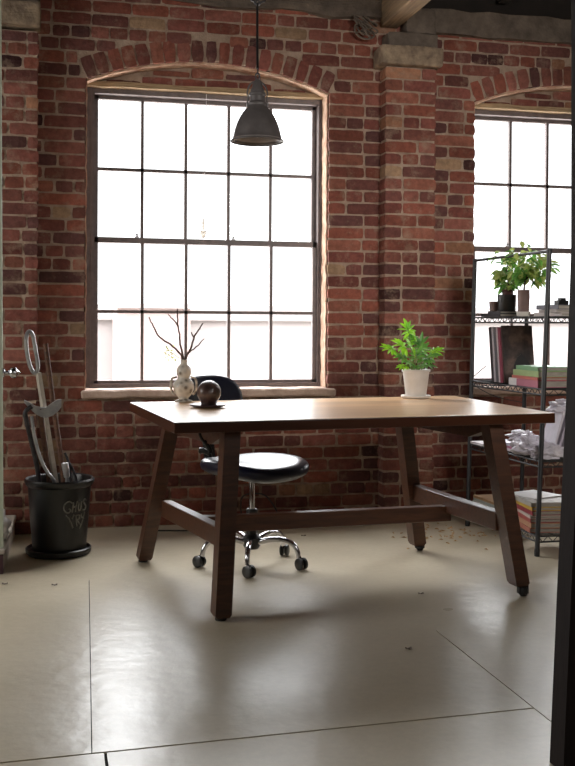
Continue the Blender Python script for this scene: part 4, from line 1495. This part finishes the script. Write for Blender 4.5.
# ------------------------------------------------------------------ scraps on the floor
bm = bm_new()
for i in range(70):
    x, y = random.gauss(2.02, .14), random.gauss(-.5, .13)
    if y > -.13: y = -.2
    p = Vector((x, y, .002)); a = random.uniform(0, 6.3); L = random.uniform(.012, .05)
    d = Vector((cos(a), sin(a), 0)) * L; s = Vector((-sin(a), cos(a), 0)) * random.uniform(.003, .006)
    q = [p - s, p + d * .5 - s + Vector((0, 0, .006)), p + d - s * .4, p + d + s * .4, p + d * .5 + s + Vector((0, 0, .007)), p + s]
    bm.faces.new([bm.verts.new(v) for v in q])
tag(obj('wood_shavings', bm, M['shaving'], loc=(1.93, -.42, 0)), 'scatter of wood shavings on the floor by the pilaster', 'shavings', kind='stuff')
for (x, y, lab) in ((.03, -1.18, 'small dry brown leaf on the floor in front of the black tub'), (-.17, -1.12, 'small dry brown leaf on the floor beside the low platform'), (1.47, -1.62, 'small dark scrap on the floor under the right half of the table'),
                    (1.28, -.42, 'small dark scrap on the floor near the wall behind the table'), (1.18, -2.28, 'small dark scrap on the floor in front of the table')):
    bm = bm_new()
    pts = [Vector((x + .016 * cos(a) * (1 if k % 2 else .7), y + .009 * sin(a), .002 + .005 * (k % 2))) for k, a in enumerate([i * pi / 4 for i in range(8)])]
    vs = [bm.verts.new(p) for p in pts]; c_ = bm.verts.new((x, y, .004))
    for i in range(8): bm.faces.new((vs[i], vs[(i + 1) % 8], c_))
    tag(obj('dry_leaf', bm, cmat('#4a3325'), loc=(x, y, 0)), lab, 'leaf', 'dry scraps on the floor')
# matted old wire by the beam seat
bm = bm_new()
for i in range(7):
    c0 = Vector((1.70 + random.uniform(-.05, .05), -.06 + random.uniform(-.02, .02), 2.72 + random.uniform(-.04, .05)))
    r1, r2, ph = random.uniform(.025, .06), random.uniform(.02, .05), random.uniform(0, 3)
    loop_tube(bm, [c0 + Vector((r1 * cos(t_ + ph), .012 * sin(2 * t_), r2 * sin(t_))) for t_ in [2 * pi * k / 18 for k in range(18)]], .006, 5)
tag(obj('wire_tangle', bm, M['plaster'], loc=(1.7, -.06, 2.7)), 'tangle of old dusty wire high on the wall left of the beam', 'wire')

# ------------------------------------------------------------------ light
w = bpy.data.worlds.new('sky'); scene.world = w
w.use_nodes = True
bg = w.node_tree.nodes['Background']
# overcast sky: pale near the horizon, much brighter overhead
nt = w.node_tree
tc = nt.nodes.new('ShaderNodeTexCoord')
sx_ = nt.nodes.new('ShaderNodeSeparateXYZ')
nt.links.new(tc.outputs['Generated'], sx_.inputs[0])
mr = nt.nodes.new('ShaderNodeMapRange')
mr.interpolation_type = 'SMOOTHSTEP'
for i_, v_ in enumerate((.13, .46, 2.6, 20.0)):
    mr.inputs[i_ + 1].default_value = v_
nt.links.new(sx_.outputs['Z'], mr.inputs[0])
nt.links.new(mr.outputs[0], bg.inputs[1])
bg.inputs[0].default_value = (.97, .98, 1, 1)
def area(name, loc, rot, sx, sy, power, col=(1, 1, 1), portal=False):
    l = bpy.data.lights.new(name, 'AREA'); l.shape = 'RECTANGLE'; l.size = sx; l.size_y = sy; l.energy = power; l.color = col
    if portal: l.cycles.is_portal = True
    o = bpy.data.objects.new(name, l); o.location = loc; o.rotation_euler = rot
    COL.objects.link(o); return o
for i, (a, b) in enumerate(WIN):
    area('window_portal', ((a + b) / 2, .36, 1.55), (-pi / 2, 0, 0), 1.4, 1.75, 1, portal=True)
area('back_fill', (1.5, -7.4, 2.7), (radians(62), 0, 0), 4.0, 1.5, 18, (1, .95, .9))  # added fill light from behind the camera, not an actual lamp
ww = area('wall_fill', (2.2, -4.7, 2.25), (0, 0, 0), 1.0, .6, 10.5, (1, .94, .88))  # added fill that imitates window glare on the brick, no real lamp
ww.data.spread = radians(60)
ww.rotation_euler = (Vector((2.0, 0, 1.55)) - ww.location).to_track_quat('-Z', 'Y').to_euler()
area('side_window_lamp', (-3.0, -1.6, 1.75), (0, -pi / 2, 0), 1.7, 1.6, 62, (1, .97, .93))

# ------------------------------------------------------------------ camera
cam = bpy.data.cameras.new('camera')
cam.sensor_fit = 'HORIZONTAL'; cam.sensor_width = 36
cam.lens = 1031.75 * 36 / 575
cam.shift_y = -48.2268 / 575
cam.clip_start = .05
co = bpy.data.objects.new('camera', cam)
R = Matrix.Rotation(-.2281, 4, 'Z') @ Matrix.Rotation(pi / 2 - .0099, 4, 'X') @ Matrix.Rotation(.0062, 4, 'Z')
co.matrix_world = Matrix.Translation((0, -5.5402, 1.0844)) @ R
COL.objects.link(co)
scene.camera = co
scene.view_settings.view_transform = 'Standard'
scene.view_settings.look = 'None'
scene.view_settings.exposure = 0
scene.view_settings.gamma = 1.06
scene.cycles.use_denoising = True
scene.cycles.max_bounces = 10
scene.cycles.transparent_max_bounces = 16
scene.cycles.sample_clamp_indirect = 8
